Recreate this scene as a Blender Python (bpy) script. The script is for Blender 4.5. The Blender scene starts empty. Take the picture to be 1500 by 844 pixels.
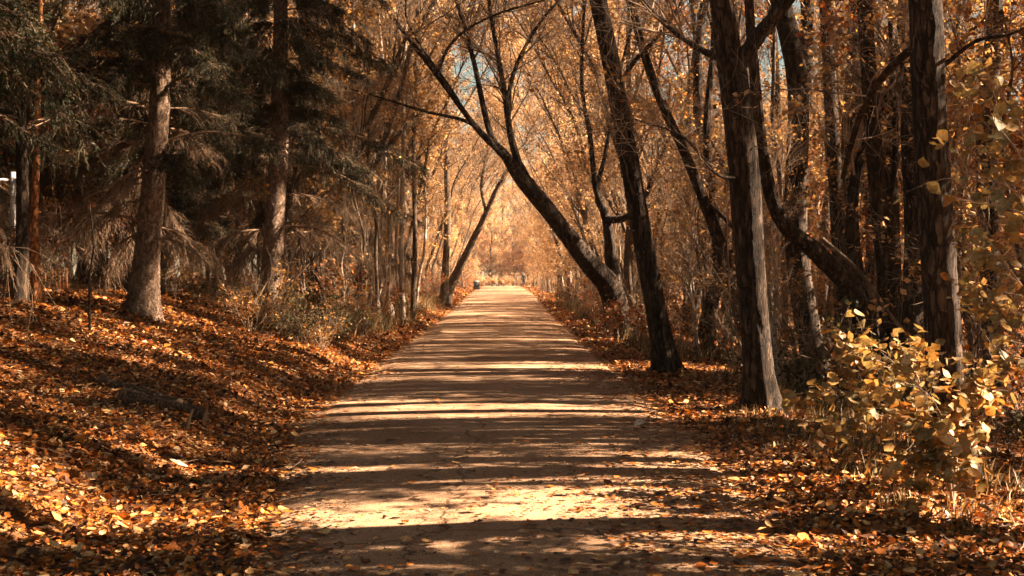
import bpy, math, random
import numpy as np
from mathutils import Vector, Matrix, Quaternion

R = math.radians
rng = np.random.default_rng(7)
scene = bpy.context.scene
COL = scene.collection

# ------------------------------------------------------------------ camera
F_PX, VPX, HORY, EYE = 1800.0, 735.0, 403.0, 1.55      # focal length in photo pixels, path vanishing point, eye height
cd = bpy.data.cameras.new("camera"); cam = bpy.data.objects.new("camera", cd); COL.objects.link(cam)
cd.sensor_width = 36.0; cd.lens = F_PX / 1500 * 36
cd.clip_start = 0.05; cd.clip_end = 2000
YAW = math.atan((750 - VPX) / F_PX); PITCH = -math.atan((422 - HORY) / F_PX)
cam.location = (0, 0, EYE); cam.rotation_euler = (R(90) + PITCH, 0, -YAW)
cd.dof.use_dof = True; cd.dof.focus_distance = 17.0; cd.dof.aperture_fstop = 6.3
scene.camera = cam

# ------------------------------------------------------------------ light
SUN_EL, SUN_AZ = R(31), R(3)           # azimuth measured from +x towards +y
SUN = Vector((math.cos(SUN_EL) * math.cos(SUN_AZ), math.cos(SUN_EL) * math.sin(SUN_AZ), math.sin(SUN_EL)))
w = bpy.data.worlds.new("World"); scene.world = w; w.use_nodes = True
nt = w.node_tree; nt.nodes.clear()
sky = nt.nodes.new('ShaderNodeTexSky'); sky.sky_type = 'NISHITA'; sky.sun_disc = False
sky.sun_elevation = SUN_EL; sky.sun_rotation = R(90) - SUN_AZ
sky.air_density = 1.0; sky.dust_density = 1.0; sky.ozone_density = 1.0
tint = nt.nodes.new('ShaderNodeMix'); tint.data_type = 'RGBA'; tint.blend_type = 'MULTIPLY'; tint.inputs[0].default_value = 1
tint.inputs[7].default_value = (0.33, 0.31, 0.225, 1)
bg = nt.nodes.new('ShaderNodeBackground'); bg.inputs[1].default_value = 0.05
out = nt.nodes.new('ShaderNodeOutputWorld')
nt.links.new(sky.outputs[0], tint.inputs[6]); nt.links.new(tint.outputs[2], bg.inputs[0]); nt.links.new(bg.outputs[0], out.inputs[0])
sl = bpy.data.lights.new("sun", 'SUN'); sl.energy = 5.0; sl.angle = R(0.5); sl.color = (1.0, 0.75, 0.54)
so = bpy.data.objects.new("sun", sl); COL.objects.link(so); so.rotation_euler = SUN.to_track_quat('Z', 'Y').to_euler()
scene.view_settings.view_transform = 'Standard'; scene.view_settings.look = 'None'
scene.view_settings.exposure = 3.3; scene.view_settings.gamma = 1.0
scene.cycles.max_bounces = 5; scene.cycles.diffuse_bounces = 1; scene.cycles.transmission_bounces = 3
scene.cycles.glossy_bounces = 2; scene.cycles.transparent_max_bounces = 4

# ------------------------------------------------------------------ helpers
def at(px, py, d):
    """point of the place seen at photo pixel (px, py), d metres down the path"""
    return np.array(((px - VPX) / F_PX * d, d, EYE - (py - HORY) / F_PX * d))

def vnoise(p, seed=0):
    """value noise on an (N,3) array, 0..1"""
    p = np.asarray(p, float); i = np.floor(p).astype(np.int64); f = p - i; f = f * f * (3 - 2 * f)
    def h(a, b, c):
        n = (a * 374761393 + b * 668265263 + c * 2147483647 + seed * 1274126177) & 0x7fffffff
        n = ((n ^ (n >> 13)) * 1274126177) & 0x7fffffff
        return ((n ^ (n >> 16)) & 0xffff) / 65535.0
    r = 0
    for a in (0, 1):
        for b in (0, 1):
            for c in (0, 1):
                wgt = (f[:, 0] if a else 1 - f[:, 0]) * (f[:, 1] if b else 1 - f[:, 1]) * (f[:, 2] if c else 1 - f[:, 2])
                r = r + wgt * h(i[:, 0] + a, i[:, 1] + b, i[:, 2] + c)
    return r

def sstep(a, b, x):
    t = np.clip((x - a) / (b - a), 0, 1); return t * t * (3 - 2 * t)

def path_left(y): return -2.15 - 0.6 * sstep(30, 120, y) + 0.85 * (1 - sstep(5.5, 13.5, y))
def bank_foot(y): return -2.15 - 0.6 * sstep(30, 120, y)
def path_right(y): return 1.90 - .25 * (1 - sstep(6, 11, y)) + 0.8 * sstep(30, 120, y)

def height(x, y):
    x = np.asarray(x, float); y = np.asarray(y, float); x, y = np.broadcast_arrays(x, y)
    t = np.maximum(0, bank_foot(y) - x)
    bank = 0.30 * t * sstep(0, 0.9, t)
    top = 1.42 - 0.6 * sstep(60, 140, y)
    bank = top * np.tanh(bank / top * 1.05)
    s = np.maximum(0, x - path_right(y) - 1.0)
    dip = -0.9 * np.tanh(0.16 * s)
    q = np.stack([x.ravel(), y.ravel(), 0 * x.ravel()], 1)
    off = np.clip((t + s) / 1.5, 0, 1)
    n = (vnoise(q * 0.45, 3).reshape(x.shape) - .5) * 0.28 + (vnoise(q * 1.7, 5).reshape(x.shape) - .5) * 0.09
    verge = 0.02 * (1 - sstep(0, 0.5, np.minimum(t + 9 * (t <= 0), 9))) 
    return bank + dip + n * off

def hz(x, y): return float(height(np.array([x]), np.array([y]))[0])

def on_ground(px, py):
    """where the ray through a photo pixel meets the ground"""
    for d in np.arange(3, 120, 0.05):
        p = at(px, py, d)
        if p[2] <= hz(p[0], p[1]): return p
    return at(px, py, 120)

class MB:
    def __init__(s): s.v = []; s.f = []; s.m = []; s.n = 0
    def add(s, v, f, m=0):
        v = np.asarray(v, np.float32).reshape(-1, 3); f = np.asarray(f, np.int32)
        s.v.append(v); s.f.append(f + s.n); s.m.append(np.full(len(f), m, np.int32)); s.n += len(v)
    def tubes(s, P, Rd, sides=5, m=0):
        """P (N,K,3) centre lines, Rd (N,K) radii"""
        P = np.asarray(P, float); Rd = np.asarray(Rd, float); N, K, _ = P.shape
        if N == 0: return
        T = np.gradient(P, axis=1); T /= np.linalg.norm(T, axis=2, keepdims=True) + 1e-9
        mean = T.mean(1, keepdims=True)
        ref = np.where(np.abs(mean[..., 2:3]) > 0.75, np.array([1., 0, 0]), np.array([0, 0, 1.]))
        A = np.cross(T, ref); A /= np.linalg.norm(A, axis=2, keepdims=True) + 1e-9
        B = np.cross(T, A)
        th = np.linspace(0, 2 * np.pi, sides, endpoint=False)
        V = P[:, :, None] + Rd[:, :, None, None] * (A[:, :, None] * np.cos(th)[None, None, :, None] + B[:, :, None] * np.sin(th)[None, None, :, None])
        idx = np.arange(N * K * sides).reshape(N, K, sides)
        a = idx[:, :-1]; b = idx[:, 1:]
        F = np.stack([a, np.roll(a, -1, 2), np.roll(b, -1, 2), b], -1).reshape(-1, 4)
        s.add(V, F, m)
    def box(s, c, size, rz=0, m=0, rot=None):
        c = np.array(c, float); h = np.array(size, float) / 2
        v = np.array([[x, y, z] for x in (-1, 1) for y in (-1, 1) for z in (-1, 1)], float) * h
        if rot is None: rot = Matrix.Rotation(rz, 3, 'Z')
        v = v @ np.array(rot).T + c
        s.add(v, [[0, 1, 3, 2], [4, 6, 7, 5], [0, 4, 5, 1], [2, 3, 7, 6], [0, 2, 6, 4], [1, 5, 7, 3]], m)
    def mesh(s, name, mats, smooth=False):
        me = bpy.data.meshes.new(name)
        V = np.concatenate(s.v) if s.v else np.zeros((0, 3), np.float32)
        me.vertices.add(len(V)); me.vertices.foreach_set('co', V.ravel())
        sizes = np.concatenate([np.full(len(f), f.shape[1]) for f in s.f]) if s.f else np.zeros(0, int)
        loops = np.concatenate([f.ravel() for f in s.f]) if s.f else np.zeros(0, int)
        me.loops.add(len(loops)); me.loops.foreach_set('vertex_index', loops.astype(np.int32))
        me.polygons.add(len(sizes)); st = np.concatenate([[0], np.cumsum(sizes)[:-1]]) if len(sizes) else sizes
        me.polygons.foreach_set('loop_start', st.astype(np.int32))
        me.polygons.foreach_set('material_index', np.concatenate(s.m) if s.m else [])
        if smooth: me.polygons.foreach_set('use_smooth', np.ones(len(sizes), bool))
        for mt in mats: me.materials.append(mt)
        me.update(calc_edges=True); me.validate()
        return me

def link(name, data, parent=None, loc=(0, 0, 0)):
    o = bpy.data.objects.new(name, data); COL.objects.link(o); o.location = loc
    if parent is not None: o.parent = parent
    return o
def tag(o, label, cat, group=None):
    o['label'] = label; o['category'] = cat
    if group: o['group'] = group
    return o
def thing(name, label, cat, loc=(0, 0, 0), group=None):
    o = link(name, None, None, loc); o.empty_display_size = .2; return tag(o, label, cat, group)
def struct(o): o['kind'] = 'structure'; return o
def copy_tree(root, loc, rz, sc=1.0, label=None, group=None, rot=None):
    r = root.copy(); COL.objects.link(r); r.location = loc
    r.rotation_euler = rot if rot is not None else (0, 0, rz); r.scale = (sc, sc, sc)
    if label: r['label'] = label
    if group: r['group'] = group
    for ch in list(root.children):
        c = ch.copy(); COL.objects.link(c); c.parent = r
        for g in list(ch.children):
            q = g.copy(); COL.objects.link(q); q.parent = c
    return r

# ------------------------------------------------------------------ materials
def newmat(name):
    m = bpy.data.materials.new(name); m.use_nodes = True; t = m.node_tree; t.nodes.clear()
    o = t.nodes.new('ShaderNodeOutputMaterial'); b = t.nodes.new('ShaderNodeBsdfPrincipled')
    t.links.new(b.outputs[0], o.inputs[0]); b.inputs['Specular IOR Level'].default_value = 0.25
    return m, t, b, o
def ramp(t, stops, interp='LINEAR'):
    r = t.nodes.new('ShaderNodeValToRGB'); r.color_ramp.interpolation = interp
    e = r.color_ramp.elements
    while len(e) < len(stops): e.new(0.5)
    for k, (p, c) in enumerate(stops): e[k].position = p; e[k].color = (*c, 1)
    return r
def texco(t, scale, out='Object'):
    c = t.nodes.new('ShaderNodeTexCoord'); mp = t.nodes.new('ShaderNodeMapping'); mp.inputs['Scale'].default_value = scale
    t.links.new(c.outputs[out], mp.inputs[0]); return mp
def noise(t, src, scale, detail=4, rough=.6):
    n = t.nodes.new('ShaderNodeTexNoise'); n.inputs['Scale'].default_value = scale; n.inputs['Detail'].default_value = detail
    n.inputs['Roughness'].default_value = rough
    if src is not None: t.links.new(src.outputs[0], n.inputs['Vector'])
    return n
def bump(t, b, h, strength, dist):
    u = t.nodes.new('ShaderNodeBump'); u.inputs['Strength'].default_value = strength; u.inputs['Distance'].default_value = dist
    t.links.new(h, u.inputs['Height']); t.links.new(u.outputs[0], b.inputs['Normal']); return u
def mixc(t, f, a, b, mode='MIX'):
    m = t.nodes.new('ShaderNodeMix'); m.data_type = 'RGBA'; m.blend_type = mode
    for sock, val in ((m.inputs[0], f), (m.inputs[6], a), (m.inputs[7], b)):
        if isinstance(val, bpy.types.NodeSocket): t.links.new(val, sock)
        elif isinstance(val, (int, float)): sock.default_value = val
        else: sock.default_value = (*val, 1)
    return m.outputs[2]

def bark_mat(name, dark, mid, light, s=14, stretch=.16, strength=1.0, dist=.03):
    m, t, b, o = newmat(name)
    mp = texco(t, (1, 1, stretch)); n1 = noise(t, mp, s, 6, .65)
    v = t.nodes.new('ShaderNodeTexVoronoi'); v.feature = 'DISTANCE_TO_EDGE'; v.inputs['Scale'].default_value = s * 1.3
    wp = mixc(t, .12, mp.outputs[0], n1.outputs['Color']); t.links.new(wp, v.inputs['Vector'])
    n2 = noise(t, texco(t, (1, 1, 1)), 3.0, 3)
    r = ramp(t, [(.25, dark), (.5, mid), (.75, light)]); t.links.new(n1.outputs[0], r.inputs[0])
    rv = ramp(t, [(0, (.25, .25, .25)), (.12, (1, 1, 1))]); t.links.new(v.outputs['Distance'], rv.inputs[0])
    c = mixc(t, .75, r.outputs[0], rv.outputs[0], 'MULTIPLY')
    r2 = ramp(t, [(.3, (.65, .62, .55)), (.7, (1.15, 1.1, 1.05))]); t.links.new(n2.outputs[0], r2.inputs[0])
    t.links.new(mixc(t, 1, c, r2.outputs[0], 'MULTIPLY'), b.inputs['Base Color'])
    b.inputs['Roughness'].default_value = .9
    ad = t.nodes.new('ShaderNodeMath'); ad.operation = 'MULTIPLY_ADD'; ad.inputs[1].default_value = 1.5
    t.links.new(rv.outputs[0], ad.inputs[0]); t.links.new(n1.outputs[0], ad.inputs[2])
    bump(t, b, ad.outputs[0], strength, dist)
    return m
M = {}
M['bark'] = bark_mat('furrowed_bark', (.015, .010, .007), (.048, .032, .021), (.17, .12, .08), 15, .22)
M['bark_grey'] = bark_mat('grey_bark', (.035, .024, .016), (.11, .078, .053), (.28, .21, .15), 22, .3, .7, .015)
M['bark_spruce'] = bark_mat('scaly_spruce_bark', (.10, .065, .045), (.26, .18, .13), (.46, .34, .26), 24, .45, 1.0, .02)
M['bark_pine'] = bark_mat('orange_pine_bark', (.22, .08, .03), (.45, .19, .07), (.6, .3, .13), 14, .35)
M['log'] = bark_mat('rotting_log_bark', (.04, .025, .015), (.13, .08, .05), (.26, .17, .10), 20, 1.0, 1.0, .02)
def birch_mat():
    m, t, b, o = newmat('pale_birch_bark')
    n = noise(t, texco(t, (6, 6, 30)), 1.5, 4); n2 = noise(t, texco(t, (1, 1, .5)), 3, 4)
    r = ramp(t, [(.36, (.07, .05, .035)), (.46, (.62, .53, .43))]); t.links.new(n.outputs[0], r.inputs[0])
    r2 = ramp(t, [(.35, (.45, .38, .3)), (.6, (1, 1, 1))]); t.links.new(n2.outputs[0], r2.inputs[0])
    t.links.new(mixc(t, 1, r.outputs[0], r2.outputs[0], 'MULTIPLY'), b.inputs['Base Color']); b.inputs['Roughness'].default_value = .7
    bump(t, b, n.outputs[0], .4, .01); return m
M['birch'] = birch_mat()
def plain(name, c, rough=.8, c2=None, s=20):
    m, t, b, o = newmat(name); c2 = c2 or tuple(x * .6 for x in c)
    n = noise(t, texco(t, (1, 1, 1)), s, 4); r = ramp(t, [(.35, c2), (.65, c)]); t.links.new(n.outputs[0], r.inputs[0])
    t.links.new(r.outputs[0], b.inputs['Base Color']); b.inputs['Roughness'].default_value = rough
    bump(t, b, n.outputs[0], .3, .004); return m
M['twig'] = plain('twig_wood', (.42, .30, .20), .85, (.07, .045, .03), 2)
M['twig_dead'] = plain('dead_spruce_twig', (.27, .175, .11), .9, (.10, .06, .036), 4)
M['white'] = plain('white_paint', (.8, .78, .74), .6, (.66, .62, .56))
M['board'] = plain('orange_brown_board', (.5, .2, .07), .8, (.3, .11, .04))
M['dark_metal'] = plain('dark_painted_metal', (.03, .028, .025), .5)
M['dark_cloth'] = plain('dark_cloth', (.012, .014, .016), .95)
M['skin'] = plain('skin', (.55, .32, .22), .6, (.5, .28, .2))
M['stone'] = plain('stone', (.35, .28, .22), .9)
def leaf_mat(name, cols, trans=.45, varscale=.35, rough=.55):
    """one random colour per leaf, with clumps, plus light passing through"""
    m, t, b, o = newmat(name)
    g = t.nodes.new('ShaderNodeNewGeometry'); n = len(cols)
    r = ramp(t, [(k / n, c) for k, c in enumerate(cols)], 'CONSTANT'); t.links.new(g.outputs['Random Per Island'], r.inputs[0])
    oi = t.nodes.new('ShaderNodeObjectInfo')
    nn = noise(t, texco(t, (1, 1, 1)), varscale * 3, 2)
    r2 = ramp(t, [(.32, (.5, .47, .42)), (.68, (1.3, 1.26, 1.2))]); t.links.new(nn.outputs[0], r2.inputs[0])
    c = mixc(t, 1, r.outputs[0], r2.outputs[0], 'MULTIPLY')
    r3 = ramp(t, [(0, (.8, .75, .7)), (1, (1.1, 1.12, 1.1))]); t.links.new(oi.outputs['Random'], r3.inputs[0])
    c = mixc(t, 1, c, r3.outputs[0], 'MULTIPLY')
    nf = noise(t, texco(t, (1, 1, 1)), 55, 3); rf = ramp(t, [(.32, (.45, .36, .28)), (.5, (1, 1, 1)), (.7, (1.12, 1.1, 1.05))]); t.links.new(nf.outputs[0], rf.inputs[0])
    c = mixc(t, .8, c, rf.outputs[0], 'MULTIPLY')
    t.links.new(c, b.inputs['Base Color']); b.inputs['Roughness'].default_value = rough
    tr = t.nodes.new('ShaderNodeBsdfTranslucent'); t.links.new(mixc(t, 1, c, (1.2, .95, .6), 'MULTIPLY'), tr.inputs[0])
    mx = t.nodes.new('ShaderNodeMixShader'); mx.inputs[0].default_value = trans
    t.links.new(b.outputs[0], mx.inputs[1]); t.links.new(tr.outputs[0], mx.inputs[2]); t.links.new(mx.outputs[0], o.inputs[0])
    return m
M['leaf_gold'] = leaf_mat('golden_autumn_leaf', [(.58, .36, .12), (.46, .23, .06), (.64, .43, .18), (.28, .13, .035), (.50, .34, .14), (.68, .50, .29), (.22, .17, .07)], .5)
M['leaf_tan'] = leaf_mat('tan_autumn_leaf', [(.62, .45, .24), (.52, .33, .14), (.70, .55, .36), (.34, .21, .09), (.58, .38, .16), (.30, .23, .11)], .5)
M['leaf_peach'] = leaf_mat('sunlit_peach_leaf', [(.74, .58, .40), (.60, .42, .24), (.78, .66, .50), (.34, .22, .12), (.66, .45, .24), (.22, .15, .09), (.54, .40, .26)], .5)  # paler than the tan leaf: sunlit glow of the far canopy put into the colour
M['leaf_rust'] = leaf_mat('rusty_autumn_leaf', [(.48, .17, .04), (.34, .10, .02), (.55, .25, .08), (.20, .07, .02), (.42, .20, .06), (.14, .06, .02)])
M['leaf_green'] = leaf_mat('green_understory_leaf', [(.08, .085, .035), (.05, .065, .03), (.12, .10, .04), (.16, .11, .04), (.06, .075, .04)], .35)
M['leaf_shrub'] = leaf_mat('yellow_green_shrub_leaf', [(.50, .36, .15), (.38, .29, .13), (.58, .42, .21), (.46, .23, .07), (.26, .22, .11), (.68, .55, .35), (.50, .30, .10), (.32, .26, .13)], .3, 1.2)
M['needle'] = leaf_mat('spruce_needle', [(.032, .05, .024), (.022, .038, .02), (.055, .058, .026), (.085, .065, .033), (.03, .046, .028)], .15, 1.0)
M['litter'] = leaf_mat('fallen_leaf_surface', [(.50, .18, .03), (.32, .10, .018), (.14, .05, .014), (.58, .26, .06), (.06, .026, .012), (.38, .13, .022), (.62, .38, .16), (.20, .08, .022), (.05, .022, .012), (.68, .48, .28), (.10, .04, .016), (.52, .16, .02)], .12, 1.6)
M['grass'] = leaf_mat('dry_verge_grass', [(.24, .15, .06), (.16, .11, .045), (.07, .075, .03), (.40, .28, .15), (.10, .085, .035)], .2, 1)

def ground_mat():
    m, t, b, o = newmat('leaf_litter_ground')
    mp = texco(t, (1, 1, 1)); n0 = noise(t, mp, 9, 3)
    wp = mixc(t, .06, mp.outputs[0], n0.outputs['Color'])
    v = t.nodes.new('ShaderNodeTexVoronoi'); v.inputs['Scale'].default_value = 15; t.links.new(wp, v.inputs['Vector'])
    sp = t.nodes.new('ShaderNodeSeparateColor'); t.links.new(v.outputs['Color'], sp.inputs[0])
    r = ramp(t, [(0, (.10, .045, .02)), (.25, (.26, .10, .03)), (.5, (.38, .15, .04)), (.72, (.17, .07, .025)), (.88, (.5, .28, .12))], 'CONSTANT')
    t.links.new(sp.outputs[0], r.inputs[0])
    n2 = noise(t, mp, .6, 3); r2 = ramp(t, [(.35, (.5, .48, .42)), (.62, (1.1, 1.1, 1.1))]); t.links.new(n2.outputs[0], r2.inputs[0])
    t.links.new(mixc(t, 1, r.outputs[0], r2.outputs[0], 'MULTIPLY'), b.inputs['Base Color']); b.inputs['Roughness'].default_value = .8
    bump(t, b, v.outputs['Distance'], 1.0, .05); return m
M['ground'] = ground_mat()

def asphalt_mat():
    m, t, b, o = newmat('worn_asphalt')
    mp = texco(t, (1, 1, 1))
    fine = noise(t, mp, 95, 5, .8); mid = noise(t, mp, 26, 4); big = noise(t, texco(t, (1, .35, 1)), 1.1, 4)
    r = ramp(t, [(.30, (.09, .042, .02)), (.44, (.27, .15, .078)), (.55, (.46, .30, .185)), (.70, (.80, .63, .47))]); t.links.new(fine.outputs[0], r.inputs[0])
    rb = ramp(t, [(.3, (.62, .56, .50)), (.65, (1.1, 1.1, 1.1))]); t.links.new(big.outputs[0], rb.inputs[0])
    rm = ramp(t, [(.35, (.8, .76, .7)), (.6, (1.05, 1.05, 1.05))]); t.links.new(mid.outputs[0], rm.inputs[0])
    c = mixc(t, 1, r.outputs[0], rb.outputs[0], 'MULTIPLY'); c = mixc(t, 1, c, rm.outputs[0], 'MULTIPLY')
    # small pale and rusty scraps of leaf trodden into the surface
    vs = t.nodes.new('ShaderNodeTexVoronoi'); vs.inputs['Scale'].default_value = 9; vs.inputs['Randomness'].default_value = 1; t.links.new(mp.outputs[0], vs.inputs['Vector'])
    rs = ramp(t, [(.10, (1, 1, 1)), (.14, (0, 0, 0))]); t.links.new(vs.outputs['Distance'], rs.inputs[0])
    c = mixc(t, rs.outputs[0], c, (.32, .14, .05))
    # cracks
    wob = noise(t, mp, 1.6, 4); wp = mixc(t, .35, mp.outputs[0], wob.outputs['Color'])
    vc = t.nodes.new('ShaderNodeTexVoronoi'); vc.feature = 'DISTANCE_TO_EDGE'; vc.inputs['Scale'].default_value = .36; t.links.new(wp, vc.inputs['Vector'])
    rc = ramp(t, [(.001, (0, 0, 0)), (.004, (1, 1, 1))]); t.links.new(vc.outputs['Distance'], rc.inputs[0])
    c = mixc(t, rc.outputs[0], (.13, .07, .035), c)
    # two long cracks running with the path
    sx = t.nodes.new('ShaderNodeSeparateXYZ'); t.links.new(mp.outputs[0], sx.inputs[0])
    cn = noise(t, texco(t, (1, 1, 1)), 2.2, 6, .7)
    def mth(op, a, b_=None):
        n_ = t.nodes.new('ShaderNodeMath'); n_.operation = op
        for q_, v_ in enumerate((a, b_)):
            if v_ is None: continue
            if isinstance(v_, (int, float)): n_.inputs[q_].default_value = v_
            else: t.links.new(v_, n_.inputs[q_])
        return n_.outputs[0]
    wx = mth('ADD', sx.outputs[0], mth('MULTIPLY', mth('SUBTRACT', cn.outputs[0], .5), .9))
    d1 = mth('ABSOLUTE', mth('ADD', wx, .52)); d2 = mth('ABSOLUTE', mth('ADD', wx, 1.02))
    m1 = mth('MULTIPLY', mth('LESS_THAN', d1, .011), mth('LESS_THAN', sx.outputs[1], 11.5)); m2 = mth('MULTIPLY', mth('LESS_THAN', d2, .009), mth('LESS_THAN', sx.outputs[1], 9.2))
    ck = mth('MAXIMUM', m1, m2); c = mixc(t, ck, c, (.07, .032, .014))
    t.links.new(c, b.inputs['Base Color']); b.inputs['Roughness'].default_value = .85
    u = bump(t, b, fine.outputs[0], .9, .012)
    u2 = t.nodes.new('ShaderNodeBump'); u2.inputs['Strength'].default_value = .8; u2.inputs['Distance'].default_value = .02
    t.links.new(rc.outputs[0], u2.inputs['Height']); t.links.new(u2.outputs[0], u.inputs['Normal'])
    return m
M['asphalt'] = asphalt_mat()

# ------------------------------------------------------------------ ground, path
def axis(dense_lo, dense_hi, step, far, grow=1.12):
    a = list(np.arange(dense_lo, dense_hi + 1e-6, step)); s = step
    while a[-1] < far: s *= grow; a.append(a[-1] + s)
    s = step
    while a[0] > -far: s *= grow; a.insert(0, a[0] - s)
    return np.array(a)
xs = axis(-9, 8, .14, 420); ys = axis(2, 40, .2, 700)
X, Y = np.meshgrid(xs, ys, indexing='ij'); Z = height(X, Y)
inpath = (X > path_left(Y) + .12) & (X < path_right(Y) - .12) & (Y < 190)
Z = np.where(inpath, Z - .05, Z)
g = MB(); nx, ny = X.shape; idx = np.arange(nx * ny).reshape(nx, ny)
g.add(np.stack([X, Y, Z], -1), np.stack([idx[:-1, :-1], idx[1:, :-1], idx[1:, 1:], idx[:-1, 1:]], -1).reshape(-1, 4))
struct(link('ground', g.mesh('ground', [M['ground']], True)))

py = np.concatenate([np.arange(-12, 40, .12), np.arange(40, 190, .6)]); u = np.linspace(0, 1, 15)
wl = (vnoise(np.stack([py * 1.1, 0 * py, 0 * py], 1), 11) - .5) * .14 + (vnoise(np.stack([py * 5, 0 * py, 0 * py], 1), 12) - .5) * .06
wr = (vnoise(np.stack([py * 1.1, 0 * py, 0 * py], 1), 13) - .5) * .14 + (vnoise(np.stack([py * 5, 0 * py, 0 * py], 1), 14) - .5) * .06
L = path_left(py) + wl; Rr = path_right(py) + wr
PX = L[:, None] + (Rr - L)[:, None] * u[None]; PYY = np.repeat(py[:, None], 15, 1)
PZ = .018 + .035 * (1 - (2 * u[None] - 1) ** 2) + 0 * PX
PZ[:, 0] = -.03; PZ[:, -1] = -.03; PX[:, 0] -= .02; PX[:, -1] += .02
p = MB(); idx = np.arange(PX.size).reshape(PX.shape)
p.add(np.stack([PX, PYY, PZ], -1), np.stack([idx[:-1, :-1], idx[:-1, 1:], idx[1:, 1:], idx[1:, :-1]], -1).reshape(-1, 4))
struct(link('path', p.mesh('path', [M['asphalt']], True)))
def surf(x, y):
    x = np.asarray(x, float); y = np.asarray(y, float)
    h = height(x, y); l = path_left(y); r = path_right(y)
    uu = np.clip((x - l) / (r - l), 0, 1); on = (x > l) & (x < r)
    return np.where(on, .018 + .035 * (1 - (2 * uu - 1) ** 2), h)

def grow(r, start, dirs, length, rad, K, wob, bend=(0, 0, 0), tip=.25):
    """N curved polylines from start along dirs"""
    N = len(start); P = np.zeros((N, K, 3)); P[:, 0] = start; d = dirs / (np.linalg.norm(dirs, axis=1, keepdims=True) + 1e-9)
    bend = np.array(bend)
    for k in range(1, K):
        P[:, k] = P[:, k - 1] + d * (length / (K - 1))[:, None]
        d = d + r.normal(0, wob, (N, 3)) + bend / (K - 1); d /= np.linalg.norm(d, axis=1, keepdims=True)
    t = np.linspace(0, 1, K); return P, rad[:, None] * (1 - (1 - tip) * t[None])
def sprout(r, P, Rd, n, t0=.25, t1=1.0, ang=(.6, 1.1), lr=(.3, .6), lens=None, upw=.2):
    """n children spread over the polylines of P"""
    N, K, _ = P.shape; i = r.integers(0, N, n); t = r.uniform(t0, t1, n) * (K - 1.001); k = t.astype(int); f = (t - k)[:, None]
    pos = P[i, k] * (1 - f) + P[i, k + 1] * f; tan = P[i, k + 1] - P[i, k]; tan /= np.linalg.norm(tan, axis=1, keepdims=True) + 1e-9
    rnd = r.normal(size=(n, 3)); side = rnd - (rnd * tan).sum(1, keepdims=True) * tan; side /= np.linalg.norm(side, axis=1, keepdims=True)
    a = r.uniform(*ang, n)[:, None]; d = tan * np.cos(a) + side * np.sin(a) + np.array([0, 0, upw])
    rr = (Rd[i, k] * (1 - f[:, 0]) + Rd[i, k + 1] * f[:, 0]) * r.uniform(*lr, n)
    return pos, d, rr, i
# ------------------------------------------------------------------ leaves
def fine_outline(ws):
    x = np.linspace(-.5, .5, 41); c = np.interp(x, np.linspace(-.5, .5, 6), ws)
    for _ in range(14): c[1:-1] = (c[:-2] + 2 * c[1:-1] + c[2:]) / 4
    c += .012 * np.sin(x * 55); c[0] = c[-1] = 0
    return x, np.maximum(c, 0)
def leaf_shape(kind, r, n=6):
    """outline and midrib of one curled leaf lying flat, length 1; returns verts, faces (quads/tris as quads list)"""
    if kind == 0: ws = [0, .30, .42, .34, .16, 0]       # ovate
    elif kind == 1: ws = [0, .22, .30, .26, .14, 0]     # narrow
    elif kind == 2: ws = [0, .44, .50, .40, .18, 0]     # broad poplar
    else: ws = [0, .20, .46, .26, .30, 0]               # lobed
    xs_ = np.linspace(-.5, .5, n); ws = np.interp(np.linspace(0, 1, n), np.linspace(0, 1, 6), ws) if n == 6 else np.interp(xs_, *fine_outline(ws)); fold = r.uniform(.05, .35); curl = r.uniform(-.5, .7); tw = r.uniform(-.4, .4)
    mid = np.stack([xs_, 0 * xs_, curl * xs_ ** 2], 1)
    a = np.array(ws); lf = mid + np.stack([0 * a, a, a * fold + a * xs_ * tw], 1); rt = mid + np.stack([0 * a, -a, a * fold * r.uniform(.2, 1) - a * xs_ * tw], 1)
    if kind == 3: lf[2, 1] += .04; rt[4, 1] -= .06
    V = np.concatenate([mid, lf[1:n - 1], rt[1:n - 1]]); a_ = n - 1; b_ = 2 * n - 3        # midrib, left edge, right edge
    T = [[0, 1, n], [0, n + n - 2, 1], [n - 1, n + n - 3, n - 2], [n - 1, n - 2, 3 * n - 5]]
    Q = [[k, k + 1, n + k, n + k - 1] for k in range(1, n - 2)] + [[k, 2 * n - 3 + k, 2 * n - 2 + k, k + 1] for k in range(1, n - 2)]
    return V, T, Q
def rotmats(yaw, tilt, taz, roll=None):
    cy, sy = np.cos(yaw), np.sin(yaw); n = len(yaw); Zr = np.zeros((n, 3, 3))
    Zr[:, 0, 0] = cy; Zr[:, 0, 1] = -sy; Zr[:, 1, 0] = sy; Zr[:, 1, 1] = cy; Zr[:, 2, 2] = 1
    ax = np.stack([np.cos(taz), np.sin(taz), 0 * taz], 1); c, s = np.cos(tilt), np.sin(tilt)
    K = np.zeros((n, 3, 3)); K[:, 0, 2] = ax[:, 1]; K[:, 2, 0] = -ax[:, 1]; K[:, 1, 2] = -ax[:, 0]; K[:, 2, 1] = ax[:, 0]
    T = np.eye(3)[None] + s[:, None, None] * K + (1 - c)[:, None, None] * (K @ K)
    return T @ Zr
SH = [leaf_shape(k % 4, np.random.default_rng(50 + k)) for k in range(10)]
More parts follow.
